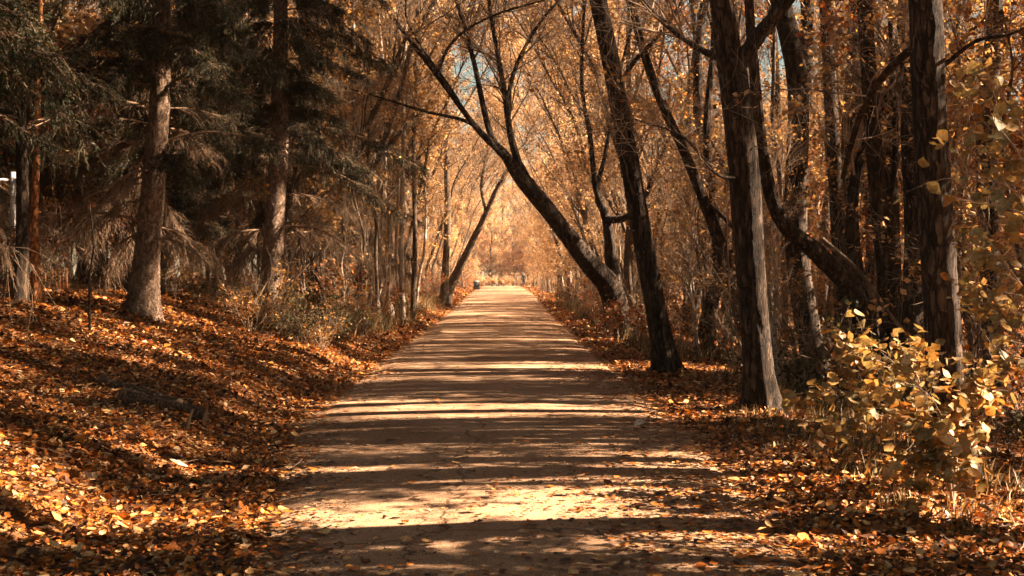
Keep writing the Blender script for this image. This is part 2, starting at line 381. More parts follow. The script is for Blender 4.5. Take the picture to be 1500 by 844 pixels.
def scatter(mb, pos, size, tiltmax, r, m=0, simple=False):
    n = len(pos); yaw = r.uniform(0, 6.283, n); tilt = np.abs(r.normal(0, tiltmax, n)); taz = r.uniform(0, 6.283, n)
    Rm = rotmats(yaw, tilt, taz); k = r.integers(0, len(SH), n)
    if simple:
        base = np.array([[-.5, 0, 0], [0, .36, .12], [.5, 0, .05], [0, -.34, .1]])
        V = np.einsum('nij,kj->nki', Rm, base) * size[:, None, None] + pos[:, None]
        idx = np.arange(n * 4).reshape(n, 4); mb.add(V, idx, m); return
    for s in range(len(SH)):
        q = np.where(k == s)[0]
        if not len(q): continue
        base, T, Q = SH[s]; V = np.einsum('nij,kj->nki', Rm[q], base) * size[q, None, None] + pos[q, None]
        off = (np.arange(len(q)) * len(base))[:, None, None]
        n0 = mb.n; mb.add(V, (np.array(T)[None] + off).reshape(-1, 3), m)
        mb.f.append((np.array(Q)[None] + off).reshape(-1, 4).astype(np.int32) + n0); mb.m.append(np.full(len(q) * len(Q), m, np.int32))

def litter_density(x, y):
    """0..1 how thickly leaves lie; thick on the verges, thin on the asphalt"""
    l = path_left(y); r = path_right(y)
    q = np.stack([x * .9, y * .5, 0 * x], 1); n = vnoise(q, 21)
    spill_l = .3 + .55 * vnoise(np.stack([y * .5, 0 * y, 0 * y], 1), 22)
    spill_r = .75 + 1.1 * vnoise(np.stack([y * .35, 0 * y, 0 * y], 1), 23) * (1 - sstep(9, 26, y) * .4)
    dl = x - l; dr = r - x; dd = np.minimum(dl / spill_l, dr / spill_r)
    d = np.where(dd < 0, 1.0, np.exp(-np.maximum(dd, 0) ** 1.5 * 2.4) * .62 + .018 + .06 * np.maximum(0, n - .45))
    return d * (.72 + .5 * n)
mbl = MB(); r = np.random.default_rng(3)
for (x0, x1, y0, y1, dens, sz, simple) in ((-4.5, 4.5, 4.6, 9.5, 1500, .038, False), (-6, 5.5, 9.5, 14, 1100, .042, True), (-9, 7, 14, 24, 650, .05, True), (-8, 7, 24, 60, 170, .075, True), (-7, 7, 60, 175, 40, .11, True)):
    n = int((x1 - x0) * (y1 - y0) * dens); x = r.uniform(x0, x1, n); y = r.uniform(y0, y1, n)
    keep = (r.random(n) < litter_density(x, y)) & (np.abs(x - (VPX - 750) / F_PX * -y) < .47 * y + .6); x, y = x[keep], y[keep]
    onp = (x > path_left(y)) & (x < path_right(y))
    s = sz * (.55 + r.gamma(2.0, .26, len(x))) * np.where(onp & (y > 20), .6, 1)
    z = surf(x, y) + np.where(onp, .006, r.uniform(.0, .05, len(x))) + s * .08
    pos = np.stack([x, y, z], 1); scatter(mbl, pos[onp], s[onp], .12, r, 0, simple); scatter(mbl, pos[~onp], s[~onp], .6, r, 0, simple)
for bx, by, br in ((2.60, 19.2, .2), (2.92, 13.8, .2), (3.74, 10.2, .22), (-5.53, 18.9, .26), (-4.56, 24, .22)):
    n = 260; a_ = r.uniform(0, 6.283, n); d_ = br + r.gamma(1.6, .09, n); x = bx + d_ * np.cos(a_); y = by + d_ * np.sin(a_)
    scatter(mbl, np.stack([x, y, height(x, y) + .13 * np.exp(-(d_ - br) / .16)], 1), r.uniform(.03, .08, n), .7, r, 0, True)
n = 9000; y = 4.8 + 22 * r.random(n) ** 1.4; x = path_left(y) + (path_right(y) - path_left(y)) * r.random(n); kk = vnoise(np.stack([x * 1.6, y * .8, 0 * x], 1), 44) > r.uniform(.25, .7, n); x = x[kk]; y = y[kk]
scatter(mbl, np.stack([x, y, surf(x, y) + .005], 1), r.uniform(.006, .022, len(x)), .2, r, 0, True)
nt_ = 2600; x = r.uniform(-6, 5, nt_); y = r.uniform(5, 24, nt_); k_ = (x < path_left(y) + .1) | (x > path_right(y) - .3); x = x[k_]; y = y[k_]
a_ = r.uniform(0, 6.28, len(x)); Pt, Rt = grow(r, np.stack([x, y, surf(x, y) + .04], 1), np.stack([np.cos(a_), np.sin(a_), r.normal(0, .12, len(x))], 1), r.uniform(.06, .4, len(x)), r.uniform(.0015, .005, len(x)), 4, .15)
mbl.tubes(Pt, Rt, 3, 1)
o = link('leaf_litter', mbl.mesh('leaf_litter', [M['litter'], M['twig_dead']])); o['kind'] = 'stuff'; tag(o, 'thick carpet of orange and brown fallen leaves along both path edges', 'leaf litter')

# the fallen leaves that show largest, each one a thing
big = []
for k in range(14):
    V, T, Q = SH[k % 10] if k < 10 else leaf_shape(k % 4, np.random.default_rng(90 + k))
    b_ = MB(); b_.add(V, T); b_.f.append(np.array(Q, np.int32)); b_.m.append(np.zeros(len(Q), np.int32))
    st = np.array([[[-.5, 0, .0], [-.62, .01, .03], [-.78, .03, .08]]]) ; b_.tubes(st, np.array([[.012, .01, .008]]), 3)
    big.append(b_.mesh('fallen_leaf', [M['litter']], True))
r = np.random.default_rng(77); cnt = 0
groups = {'bank': ('curled orange fallen leaf on the leaf-covered bank left of the path', 'fallen leaves on the left bank'),
          'path': ('curled fallen leaf lying on the asphalt of the path', 'fallen leaves on the asphalt'),
          'verge': ('orange fallen leaf on the verge right of the path', 'fallen leaves on the right verge')}
zone_n = {'bank': 0, 'path': 0, 'verge': 0}; lim = {'bank': 115, 'path': 90, 'verge': 75}
while sum(zone_n.values()) < sum(lim.values()):
    y = 5.6 + 8 * r.random() ** 1.3; x = r.uniform(-.41 * y, .42 * y)
    z = 'bank' if x < path_left(y) + .1 else ('verge' if x > path_right(y) - .35 else 'path')
    if zone_n[z] >= lim[z]: continue
    zone_n[z] += 1; s = r.uniform(.05, .09)
    o = link('fallen_leaf', big[r.integers(len(big))], None, (x, y, float(surf([x], [y])[0]) + (.055 if z != 'path' else .012) + .1 * s))
    o.rotation_euler = (r.normal(0, .3 if z != 'path' else .08), r.normal(0, .3 if z != 'path' else .08), r.uniform(0, 6.28)); o.scale = (s, s, s)
    tag(o, groups[z][0], 'leaf', groups[z][1])
pale = leaf_mat('pale_dry_leaf', [(.78, .68, .56), (.7, .58, .44)], .1)
for (px_, py_, s, lab) in ((262, 694, .15, 'large pale dry leaf lying bright on the middle of the left bank'), (938, 632, .13, 'large pale leaf on the right verge below the second leaning trunk'),
                           (1143, 752, .12, 'pale round leaf among orange ones on the right verge near the bottom')):
    p_ = on_ground(px_, py_); me = big[2].copy(); me.materials.clear(); me.materials.append(pale)
    o = link('fallen_leaf', me, None, (p_[0], p_[1], p_[2] + .08)); o.scale = (s, s, s); o.rotation_euler = (.35, -.1, r.uniform(0, 6)); tag(o, lab, 'leaf')

# ------------------------------------------------------------------ trees
def smooth_line(pts, n):
    """Catmull-Rom through pts (rows may carry radius in col 3)"""
    P = np.asarray(pts, float); P = np.concatenate([2 * P[:1] - P[1:2], P, 2 * P[-1:] - P[-2:-1]])
    k = len(P) - 3; t = np.linspace(0, k - 1e-6, n); i = t.astype(int); f = (t - i)[:, None]
    a, b, c, d = P[i], P[i + 1], P[i + 2], P[i + 3]
    return .5 * ((2 * b) + (c - a) * f + (2 * a - 5 * b + 4 * c - d) * f ** 2 + (3 * b - a - 3 * c + d) * f ** 3)

def bark_trunk(mb, line, sides, amp, seed, flare=.5, kind='furrow', m=0, cap=True):
    """line (K,4): centre + radius; ridged and buttressed surface"""
    P = line[:, :3]; rad = line[:, 3]; K = len(P)
    T = np.gradient(P, axis=0); T /= np.linalg.norm(T, axis=1, keepdims=True)
    A = np.cross(T, np.array([0, 1., 0])); A /= np.linalg.norm(A, axis=1, keepdims=True); B = np.cross(T, A)
    th = np.linspace(0, 2 * np.pi, sides, endpoint=False); s = np.concatenate([[0], np.cumsum(np.linalg.norm(np.diff(P, axis=0), axis=1))])
    TH, S = np.meshgrid(th, s); C = np.stack([np.cos(TH), np.sin(TH)], -1)
    R0 = rad[:, None] + 0 * TH
    def n3(fx, fz, sd): return vnoise(np.stack([C[..., 0] * fx, C[..., 1] * fx, S * fz], -1).reshape(-1, 3) + 40, sd).reshape(TH.shape)
    if kind == 'furrow':
        w_ = n3(3, 1.2, seed) * 5 + n3(6, 3, seed + 1) * 1.5
        d = (1 - np.abs(np.sin(TH * 9 + w_))) ** 1.6 * -1 + n3(10, 9, seed + 2) * .7
    elif kind == 'scale': d = n3(7, 14, seed) + .6 * n3(14, 26, seed + 1) - .8
    else: d = n3(4, 5, seed) - .5
    d = d * amp + (n3(1.6, .8, seed + 5) - .5) * rad[:, None] * .28
    fl = flare * np.exp(-S / .24) * (0.75 + .6 * np.cos(TH * 5 + seed) ** 2 * (n3(1.5, .4, seed + 7)))
    Rr_ = R0 * (1 + fl) + d
    V = P[:, None] + Rr_[..., None] * (A[:, None] * np.cos(TH)[..., None] + B[:, None] * np.sin(TH)[..., None])
    idx = np.arange(K * sides).reshape(K, sides)
    mb.add(V, np.stack([idx[:-1], np.roll(idx[:-1], -1, 1), np.roll(idx[1:], -1, 1), idx[1:]], -1).reshape(-1, 4), m)
    if cap:
        mb.add(np.concatenate([V[-1], P[-1:] + T[-1:] * .01]), np.array([[k, (k + 1) % sides, sides] for k in range(sides)]), m)

def leaves_on(mb, r, P, n, size, m=1, spread=.075, simple=True):
    q = 6; a = max(1, n // q); n = a * q; N, K, _ = P.shape
    i = np.repeat(r.integers(0, N, a), q); t = np.repeat(r.uniform(.3, 1, a) * (K - 1.001), q); k = t.astype(int); f = (t - k)[:, None]
    pos = P[i, k] * (1 - f) + P[i, k + 1] * f + r.normal(0, spread, (n, 3))
    s = size * r.uniform(.6, 1.35, n); scatter(mb, pos, s, .95, r, m, simple)

def crown(r, mains, mrad, nb, bl, nt, tl, nleaf, lsize, leafmat, woodmat, upw=.25, t0=.3, twigsides=3, droop=0, thin=True):
    """side branches, twigs and leaves off the main polylines; one mesh"""
    mb = MB(); K = 14
    PM = np.stack([smooth_line(q, K)[:, :3] for q in mains]); RM = np.stack([np.interp(np.linspace(0, 1, K), np.linspace(0, 1, len(q)), q) for q in mrad])
    pos, d, rr, _ = sprout(r, PM, RM, nb, t0, 1, (.5, 1.15), (.22, .5), upw=upw); rr = np.clip(rr, .005, .022 if thin else .04)
    P1, R1 = grow(r, pos, d, bl * r.uniform(.5, 1.25, nb), rr, 8, .13, (0, 0, .35 - droop)); mb.tubes(P1, R1, 5, 0)
    n2 = nb * 5; pos, d, rr, _ = sprout(r, P1, R1, n2, .15, 1, (.5, 1.1), (.4, .65), upw=.15)
    P2, R2 = grow(r, pos, d, bl * .42 * r.uniform(.4, 1.3, n2), np.clip(rr, .0035, .02), 6, .17, (0, 0, .1 - droop)); mb.tubes(P2, R2, 4, 0)
    pos, d, rr, _ = sprout(r, P2, R2, nt, .1, 1, (.4, 1.2), (.5, .7), upw=.1)
    P3, R3 = grow(r, pos, d, tl * r.uniform(.4, 1.4, nt), np.clip(rr, .0022, .006), 4, .22, (0, 0, -droop), .5); mb.tubes(P3, R3, twigsides, 0)
    if nleaf: leaves_on(mb, r, P3, nleaf, lsize, 1)
    return mb.mesh('crown', [woodmat, leafmat])

def px_line(pts, d0, d1=None, base=False, slim=.78):
    """photo polyline (px, py, width_px) -> (K,4) with real depth running d0..d1"""
    d1 = d0 if d1 is None else d1; out_ = []
    for k, (a, b, w_) in enumerate(pts):
        d = d0 + (d1 - d0) * k / max(1, len(pts) - 1); q = at(a, b, d); out_.append([*q, w_ * slim / 2 / F_PX * d])
    L_ = np.array(out_)
    if base: L_[0, 2] = hz(L_[0, 0], L_[0, 1]) - .12
    return L_
def extend(L_, h, taper=.35):
    """carry a trunk on above the frame to its real height"""
    d = L_[-1, :3] - L_[-2, :3]; d /= np.linalg.norm(d); e = []
    for k in range(1, 5):
        q = L_[-1, :3] + d * h * k / 4 + np.array([rng.normal(0, .12), rng.normal(0, .12), 0]) * k ** .5
        e.append([*q, L_[-1, 3] * (1 - (1 - taper) * k / 4)])
    return np.concatenate([L_, e])

def hero(name, label, cat, trunk, limbs, mat, seed, amp=.009, kind='furrow', sides=44, up=6.0, nb=60, bl=1.6, nt=900, tl=.5, nleaf=500, lsize=.07, leaf='leaf_gold', t0=.35, group=None, step=.045, low=.8, flare=.75, droop=0):
    r = np.random.default_rng(seed); base = trunk[0, :3].copy()
    L_ = extend(trunk, up) if up else trunk
    ln = np.linalg.norm(np.diff(L_[:, :3], axis=0), axis=1).sum(); S = smooth_line(L_, max(12, int(ln / step)))
    S[:, :3] -= base
    t = thing(name, label, cat, tuple(base), group); mb = MB(); bark_trunk(mb, S, sides, amp, seed, flare, kind); link('trunk', mb.mesh('trunk', [mat], True), t)
    i0 = int(low * np.searchsorted(S[:, 2] + base[2], trunk[-1, 2])) if up else 0; mains = [S[i0:, :3]]; mr = [S[i0:, 3]]
    for q in limbs:
        q = q.copy(); q[:, :3] -= base; ln = np.linalg.norm(np.diff(q[:, :3], axis=0), axis=1).sum(); q = smooth_line(q, max(8, int(ln / .07)))
        mb = MB(); bark_trunk(mb, q, 18, amp * .5, seed + 9, 0.1, kind); link('limb', mb.mesh('limb', [mat], True), t); mains.append(q[:, :3]); mr.append(q[:, 3])
    # extra limbs above
    if nb: link('crown', crown(r, mains, mr, nb, bl, nt, tl, nleaf, lsize, M[leaf], M['twig'], t0=t0, droop=droop), t)
    return t

G_HERO = None
hero('leaning_tree', 'nearest straight-leaning furrowed trunk on the right verge, tilting left over the path', 'tree',
     px_line([(980, 552, 54), (968, 490, 42), (946, 370, 37), (921, 230, 34), (897, 100, 33), (872, -20, 31)], 19.2, 18.6, True), [
     px_line([(905, 130, 9), (930, 90, 8), (975, 40, 6), (1010, -20, 4)], 18.7, 18)], M['bark'], 101, nb=45, nleaf=250)
hero('forked_tree', 'thick upright furrowed trunk right of the path, forking near the top of the picture', 'tree',
     px_line([(1120, 615, 70), (1112, 540, 54), (1100, 400, 55), (1090, 250, 56), (1074, 120, 52), (1064, 60, 48), (1052, -30, 42)], 13.8, 13.4, True), [
     px_line([(1082, 95, 28), (1112, 52, 25), (1150, 5, 23), (1180, -40, 20), (1215, -120, 14)], 13.5, 13.2),
     px_line([(1062, 90, 12), (1015, 66, 11), (960, 22, 9), (920, -30, 7)], 13.5, 14),
     px_line([(1088, 260, 6), (1050, 255, 5), (1000, 200, 4), (930, 175, 3)], 13.5, 13.0)], M['bark'], 102, nb=50, nleaf=300)
hero('dark_tree', 'thickest dark trunk near the right edge, sunlit only along its right side', 'tree',
     px_line([(1396, 692, 92), (1388, 600, 72), (1381, 450, 66), (1371, 280, 64), (1360, 120, 61), (1352, -30, 58)], 10.2, 10.1, True), [
     px_line([(1350, 60, 16), (1300, 105, 14), (1262, 165, 11), (1235, 260, 9)], 10.2, 12.5),
     px_line([(1378, 100, 9), (1430, 60, 7), (1480, 50, 5), (1540, 20, 3)], 10.2, 9.6)], M['bark'], 103, nb=16, nt=300, nleaf=160)
hero('curved_tree', 'dark curved tree behind the forked trunk, its stem sweeping up and left from the undergrowth', 'tree',
     px_line([(1275, 540, 50), (1262, 450, 44), (1205, 378, 34), (1145, 322, 26), (1118, 230, 22), (1104, 100, 19), (1095, -30, 16)], 16.5, 15.2, True), [
     px_line([(1262, 450, 30), (1250, 330, 24), (1258, 240, 18), (1295, 150, 13), (1330, 75, 9)], 16.5, 17)], M['bark'], 104, nb=45, nleaf=400, leaf='leaf_rust')
hero('slim_dark_tree', 'tall straight dark trunk first behind the forked tree to its right', 'tree',
     px_line([(1238, 520, 34), (1232, 380, 28), (1220, 200, 25), (1208, 0, 22)], 19, 18.6, True), [], M['bark'], 105, nb=50, nleaf=700, leaf='leaf_rust', sides=26, step=.08)
hero('slim_dark_tree', 'dark trunk midway between the curved tree and the thickest trunk', 'tree',
     px_line([(1312, 520, 44), (1302, 420, 36), (1284, 250, 32), (1266, 0, 27)], 16.6, 16.4, True), [
     px_line([(1294, 330, 14), (1312, 230, 12), (1308, 100, 10), (1300, -30, 8)], 16.5, 17)], M['bark'], 106, nb=55, nleaf=700, leaf='leaf_rust', sides=30, step=.07)
hero('leaning_tree', 'thinner dark trunk leaning left behind the nearest leaning one', 'tree',
     px_line([(1104, 520, 30), (1066, 390, 24), (1012, 245, 19), (957, 120, 16), (915, -20, 14)], 23, 22, True), [
     px_line([(1030, 290, 7), (1080, 340, 6), (1110, 380, 4)], 22.6, 22)], M['bark'], 107, nb=55, nleaf=500, sides=26, step=.07)
hero('crooked_tree', 'crooked dark trunk standing in the hollow between the leaning and the forked tree', 'tree',
     px_line([(1032, 545, 40), (1036, 470, 28), (1054, 395, 25), (1046, 300, 16), (1035, 190, 13), (1045, 60, 10), (1040, -30, 8)], 26, 25.5, True), [
     px_line([(1054, 395, 14), (1090, 330, 11), (1075, 240, 8), (1080, 150, 6)], 26, 25)], M['bark'], 108, nb=55, nleaf=600, sides=24, step=.08)
hero('arching_tree', 'big dark tree arching from the right verge over the path and spreading into many boughs', 'tree',
     px_line([(912, 470, 60), (895, 425, 50), (862, 385, 42), (812, 320, 36), (762, 262, 28), (738, 226, 21), (700, 190, 13), (640, 110, 11), (575, 25, 8), (540, -30, 6)], 33, 29, True, .68), [
     px_line([(850, 365, 26), (800, 298, 22), (765, 250, 17), (748, 200, 14), (738, 130, 12), (722, 40, 9), (712, -30, 7)], 32.2, 31, False, .7),
     px_line([(742, 232, 12), (716, 190, 11), (694, 90, 9), (668, 0, 7), (655, -40, 5)], 30.6, 31.5),
     px_line([(735, 228, 9), (690, 182, 7), (620, 163, 5), (545, 140, 3.5), (500, 128, 2.5)], 30.4, 29),
     px_line([(766, 255, 11), (745, 180, 10), (752, 110, 8), (790, 35, 6), (850, -30, 4)], 31.4, 32),
     px_line([(690, 180, 6), (660, 130, 5), (600, 40, 4), (596, -20, 3)], 29.9, 29),
     px_line([(640, 110, 6), (665, 60, 5), (720, 25, 4), (800, 0, 3)], 29.5, 30)], M['bark'], 109, nb=230, bl=2.2, nt=4600, tl=.55, nleaf=1700, leaf='leaf_tan', low=.15, up=3, sides=36, t0=.5, step=.06)
hero('forked_sapling_tree', 'slim dark tree rising straight out of the base of the big arching tree', 'tree',
     px_line([(905, 470, 34), (900, 420, 30), (890, 330, 19), (872, 270, 12), (864, 200, 9), (852, 120, 7), (856, 0, 5)], 33.5, 33, True), [
     px_line([(874, 276, 9), (888, 220, 8), (905, 120, 6), (930, 20, 4)], 33.3, 33),
     px_line([(888, 322, 15), (915, 320, 13), (940, 300, 11), (962, 245, 8), (985, 190, 6)], 33.3, 32)], M['bark'], 110, nb=90, nt=1500, nleaf=1100, leaf='leaf_tan', low=.15, up=2, sides=24, step=.08)
hero('leaning_tree', 'slim tree on the left verge far down the path, leaning right over it', 'tree',
     px_line([(648, 452, 24), (662, 415, 18), (688, 362, 13), (712, 312, 10), (730, 272, 7), (752, 235, 5)], 62, 60, True), [
     px_line([(712, 312, 6), (705, 270, 5), (715, 220, 3)], 61, 62)], M['bark_grey'], 111, nb=80, bl=2.8, nt=1500, tl=.8, nleaf=1300, lsize=.11, low=.15, up=2, sides=20, step=.12, leaf='leaf_tan')
hero('upright_tree', 'upright grey tree beside the far leaning tree on the left verge', 'tree',
     px_line([(650, 452, 19), (652, 400, 14), (656, 320, 12), (654, 200, 11), (658, 80, 10), (656, -30, 8)], 58, 58, True), [], M['bark_grey'], 112, nb=90, bl=2.6, nt=1600, tl=.8, nleaf=1800, lsize=.11, low=.15, up=4, sides=20, step=.12, t0=.2)
# pale stems in the thicket left of the path
st = [((532, 474, 18), (524, 380, 15), (515, 240, 13), (524, 110, 11), (529, -20, 9), 34, 'bark_grey', 'thickest grey-brown stem of the thicket left of the path'),
      ((556, 466, 9), (540, 400, 8), (531, 300, 7), (520, 180, 7), (518, -20, 5), 35, 'birch', 'pale birch stem curving up just right of the thickest thicket stem'),
      ((568, 462, 9), (570, 350, 8), (572, 220, 7), (571, 100, 7), (574, -20, 6), 37, 'bark_grey', 'straight brown stem left beside the whitest birch'),
      ((590, 460, 10), (588, 360, 9.5), (591, 220, 8.5), (592, 100, 8), (598, -20, 7), 36, 'birch', 'whitest straight birch stem in the left thicket'),
      ((604, 462, 10), (608, 350, 9), (606, 220, 8), (610, 100, 8), (612, -20, 7), 38, 'bark_grey', 'straight stem right beside the whitest birch'),
      ((470, 472, 9), (465, 400, 8), (460, 250, 8), (452, 100, 8), (450, -20, 7), 31, 'bark_grey', 'pale stem standing left of the thicket, nearest the second spruce')]
for k, s_ in enumerate(st):
    hero('birch_tree' if s_[6] == 'birch' else 'slim_tree', s_[7], 'tree', px_line(s_[:5], s_[5], s_[5] + .3, True), [], M[s_[6]], 120 + k, nb=45, bl=1.5, nt=900, tl=.5, nleaf=900, lsize=.08, sides=16, step=.12, amp=.004, kind='x', low=.1, up=5, t0=.25, flare=.2)

# ------------------------------------------------------------------ spruces
def spruce_branch(seed, L_, dead):
    r = np.random.default_rng(seed); mb = MB(); K = 14; t = np.linspace(0, 1, K)
    dr = r.uniform(.25, .55) * L_; wob = np.cumsum(r.normal(0, .02, K))
    main = np.stack([L_ * t * (1 - .12 * t), wob, -dr * t ** 1.5 + .10 * L_ * np.sin(t * 3.0) + .10 * L_ * t ** 5], 1)[None]
    mb.tubes(main, (.020 * (1 - .8 * t))[None] * L_ / 2.2, 5, 0)
    RM = (.02 * (1 - .8 * t))[None]
    n = 54 if dead else 56
    pos, d, rr, _ = sprout(r, main, RM, n, .12, 1, (.5, 1.2), (.3, .5), upw=-.2)
    d = d * np.array([1, 1, .5]) + np.array([.35, 0, -.25])
    ln = (.75 if dead else .62) * r.uniform(.4, 1.1, n) * (1.1 - .6 * (pos[:, 0] / L_))
    P1, R1 = grow(r, pos, d, ln, np.clip(rr, .003, .007), 7, .10, (0, 0, -.9), .4); mb.tubes(P1, R1, 3, 0)
    n2 = n * (5 if dead else 7); pos, d, rr, _ = sprout(r, P1, R1, n2, .1, 1, (.4, .9), (.5, .8), upw=-.35)
    P2, R2 = grow(r, pos, d, r.uniform(.10, .34, n2), np.clip(rr, .0018, .0035), 4, .14, (0, 0, -.5), .5); mb.tubes(P2, R2, 3, 0)
    nn = 500 if dead else 9000
    AP = P2; N = len(AP); i = r.integers(0, N, nn); tt = r.uniform(0, 1, nn) * 2.999; k = tt.astype(int); f = (tt - k)[:, None]
    ps = AP[i, k] * (1 - f) + AP[i, k + 1] * f; tn = AP[i, k + 1] - AP[i, k]; tn /= np.linalg.norm(tn, axis=1, keepdims=True)
    dd = tn * .9 + r.normal(0, .55, (nn, 3)); dd /= np.linalg.norm(dd, axis=1, keepdims=True); sd = np.cross(dd, r.normal(size=(nn, 3))); sd /= np.linalg.norm(sd, axis=1, keepdims=True)
    l_ = r.uniform(.025, .05, nn)[:, None]; V = np.stack([ps - sd * .0055, ps + sd * .0055, ps + dd * l_], 1)
    mb.add(V, np.arange(nn * 3).reshape(nn, 3), 1)
    return mb.mesh('branch', [M['twig_dead'], M['needle']])
DEAD = [spruce_branch(200 + k, l_, True) for k, l_ in enumerate((1.6, 2.1, 2.6, 1.9))]
LIVE = [spruce_branch(220 + k, l_, False) for k, l_ in enumerate((1.8, 2.4, 3.0, 2.6, 2.1, 1.3))]
def spruce(label, trunk, seed, up=9, live_from=3.0, nbr=185, lo=.9, sc=1.0, skip=None):
    r = np.random.default_rng(seed); base = trunk[0, :3].copy(); L_ = extend(trunk, up, .2); ln = np.linalg.norm(np.diff(L_[:, :3], axis=0), axis=1).sum()
    S = smooth_line(L_, int(ln / .05)); S[:, :3] -= base
    t = thing('spruce_tree', label, 'tree', tuple(base)); mb = MB(); bark_trunk(mb, S, 44, .012, seed, .45, 'scale'); link('trunk', mb.mesh('trunk', [M['bark_spruce']], True), t)
    H = S[-1, 2]
    for k in range(nbr):
        z = lo + (H - lo) * ((k + r.random()) / nbr) ** 1.0; j = min(len(S) - 1, int(np.searchsorted(S[:, 2], z))); az = k * 2.4 + r.normal(0, .3)
        dead = z < live_from + r.normal(0, .5)
        if skip and skip(z, az % 6.283, r): continue
        me = DEAD[r.integers(4)] if dead else LIVE[r.integers(6)]
        o = link('branch', me, t, (S[j, 0], S[j, 1], z)); o.rotation_euler = (r.normal(0, .12), r.normal(0, .12) + (-.1 if not dead else .02), az)
        q = sc * (1.0 - .75 * max(0, z - 2) / H) * r.uniform(.8, 1.15); o.scale = (q, q, q)
    return t
front = lambda z, a, r: (z < 3.4 and 3.4 < a < 6.0 and r.random() < .5) or (z < 3.2 and (a < .9 or a > 5.6) and r.random() < .6)     # keep the lower trunk facing the path readable
spruce('big spruce with a sunlit scaly trunk standing on top of the left bank', px_line([(208, 466, 66), (216, 390, 50), (226, 280, 42), (236, 140, 35), (241, -20, 29)], 18.9, 18.9, True), 301, skip=front, lo=1.3)
spruce('second spruce on the left bank, behind and right of the big one', px_line([(393, 474, 46), (400, 380, 39), (408, 250, 34), (411, 120, 29), (413, -20, 25)], 24, 24, True), 302, skip=front, lo=1.6)
for k, (x, y, lab, wd) in enumerate(((-4.9, 7.6, 'spruce standing left beside the camera, only its drooping boughs hanging into the top left corner', .34), (-9.6, 21.0, 'dark spruce at the left edge standing behind the big sunlit spruce', .36),
        (-7.2, 26.5, 'dark spruce seen between the two spruces with visible trunks', .34), (-5.3, 40, 'distant spruce whose dark green boughs show behind the birch stems', .32), (-13.5, 27, 'dark spruce far back at the left edge', .36), (-8.4, 15.8, 'spruce left of the big sunlit one whose boughs hang across the upper left', .30), (-8.5, 12.5, 'spruce outside the left edge whose boughs darken the upper left', .34))):
    z = hz(x, y) - .1; tr = np.array([[x, y, z, wd / 2], [x + .05, y, z + 2, wd * .42], [x + .08, y + .05, z + 4.5, wd * .36]])
    spruce(lab, tr, 310 + k, up=8, live_from=1.9, nbr=160, lo=1.2 if k else 2.3, sc=1.1 if k else 1.15)

# orange-barked pine and the dark trunk at the left edge
hero('pine_tree', 'slender trunk with glowing orange bark near the left edge of the picture', 'tree', px_line([(56, 418, 20), (54, 380, 17), (53, 320, 15), (56, 240, 13), (60, 100, 11)], 17.5, 17.5, True), [], M['bark_pine'], 131, nb=0, sides=22, step=.08, kind='scale', amp=.006)
hero('dark_tree', 'dark trunk at the left edge just left of the orange-barked pine', 'tree', px_line([(30, 420, 30), (34, 380, 24), (36, 300, 22), (34, 150, 20)], 16.5, 16.5, True), [], M['bark'], 132, nb=20, sides=22, step=.08)

# ------------------------------------------------------------------ woodland behind: copies of a few kinds
def template(name, seed, H, r0, lean, nleaf, leaf, bark, crown_lo=.3, nlimb=9, spread=1.9, lsize=.085, nt=900):
    r = np.random.default_rng(seed); K = 9; t = np.linspace(0, 1, K)
    line = np.stack([lean * t ** 1.7 * H + np.cumsum(r.normal(0, .011 * H, K)), np.cumsum(r.normal(0, .011 * H, K)), H * t * (1 - .12 * abs(lean) * t) - .15, r0 * (1 - .82 * t) + .006], 1); line[0, :2] = 0
    S = smooth_line(line, 46); root = thing(name, 'x', 'tree'); mb = MB(); bark_trunk(mb, S, 10, .006, seed, .3, 'x')
    pos, d, rr, _ = sprout(r, S[None, :, :3], S[None, :, 3], nlimb, crown_lo, .95, (.45, .9), (.4, .6), upw=.3)
    P, Q = grow(r, pos, d, spread * r.uniform(.6, 1.2, nlimb), rr, 9, .10, (0, 0, .5)); mb.tubes(P, Q, 6, 0)
    link('trunk', mb.mesh('trunk', [M[bark]], True), root)
    mains = [S[:, :3]] + [P[k] for k in range(nlimb)]; mr = [S[:, 3]] + [Q[k] for k in range(nlimb)]
    link('crown', crown(r, mains, mr, 60, 1.2, nt, .5, nleaf, lsize, M[leaf], M['twig'], t0=.25), root); return root
TPL = {}
def tpl(key, *a, **k): TPL[key] = [template(*([a[0], a[1] + j] + list(a[2:])), **k) for j in range(2)]
tpl('gold', 'autumn_tree', 400, 13, .14, .03, 3200, 'leaf_gold', 'bark_grey', spread=2.3, nt=1000, nlimb=12, lsize=.105)
tpl('tall', 'tall_tree', 480, 16.5, .17, .03, 6500, 'leaf_gold', 'bark', crown_lo=.48, nlimb=16, spread=3.2, nt=2200, lsize=.10)
tpl('bush', 'bushy_sapling', 490, 4.6, .05, .03, 3600, 'leaf_rust', 'bark_grey', crown_lo=.08, nlimb=14, spread=1.5, nt=800, lsize=.115)
tpl('tan', 'autumn_tree', 410, 12, .11, -.02, 2600, 'leaf_tan', 'bark_grey', spread=2.1, nt=1100, nlimb=11, lsize=.105)
tpl('rust', 'autumn_tree', 420, 11, .13, .05, 2400, 'leaf_rust', 'bark', nt=900, nlimb=11, lsize=.11)
tpl('birch', 'birch_tree', 430, 12, .085, .02, 1500, 'leaf_gold', 'birch')
tpl('arch', 'arching_tree', 440, 12.5, .10, .36, 4200, 'leaf_peach', 'bark_grey', crown_lo=.3, nlimb=15, spread=2.6, nt=3600, lsize=.10)
tpl('dense', 'bushy_tree', 450, 11, .14, .0, 7000, 'leaf_peach', 'bark_grey', crown_lo=.1, nlimb=16, spread=2.4, lsize=.13, nt=1200)
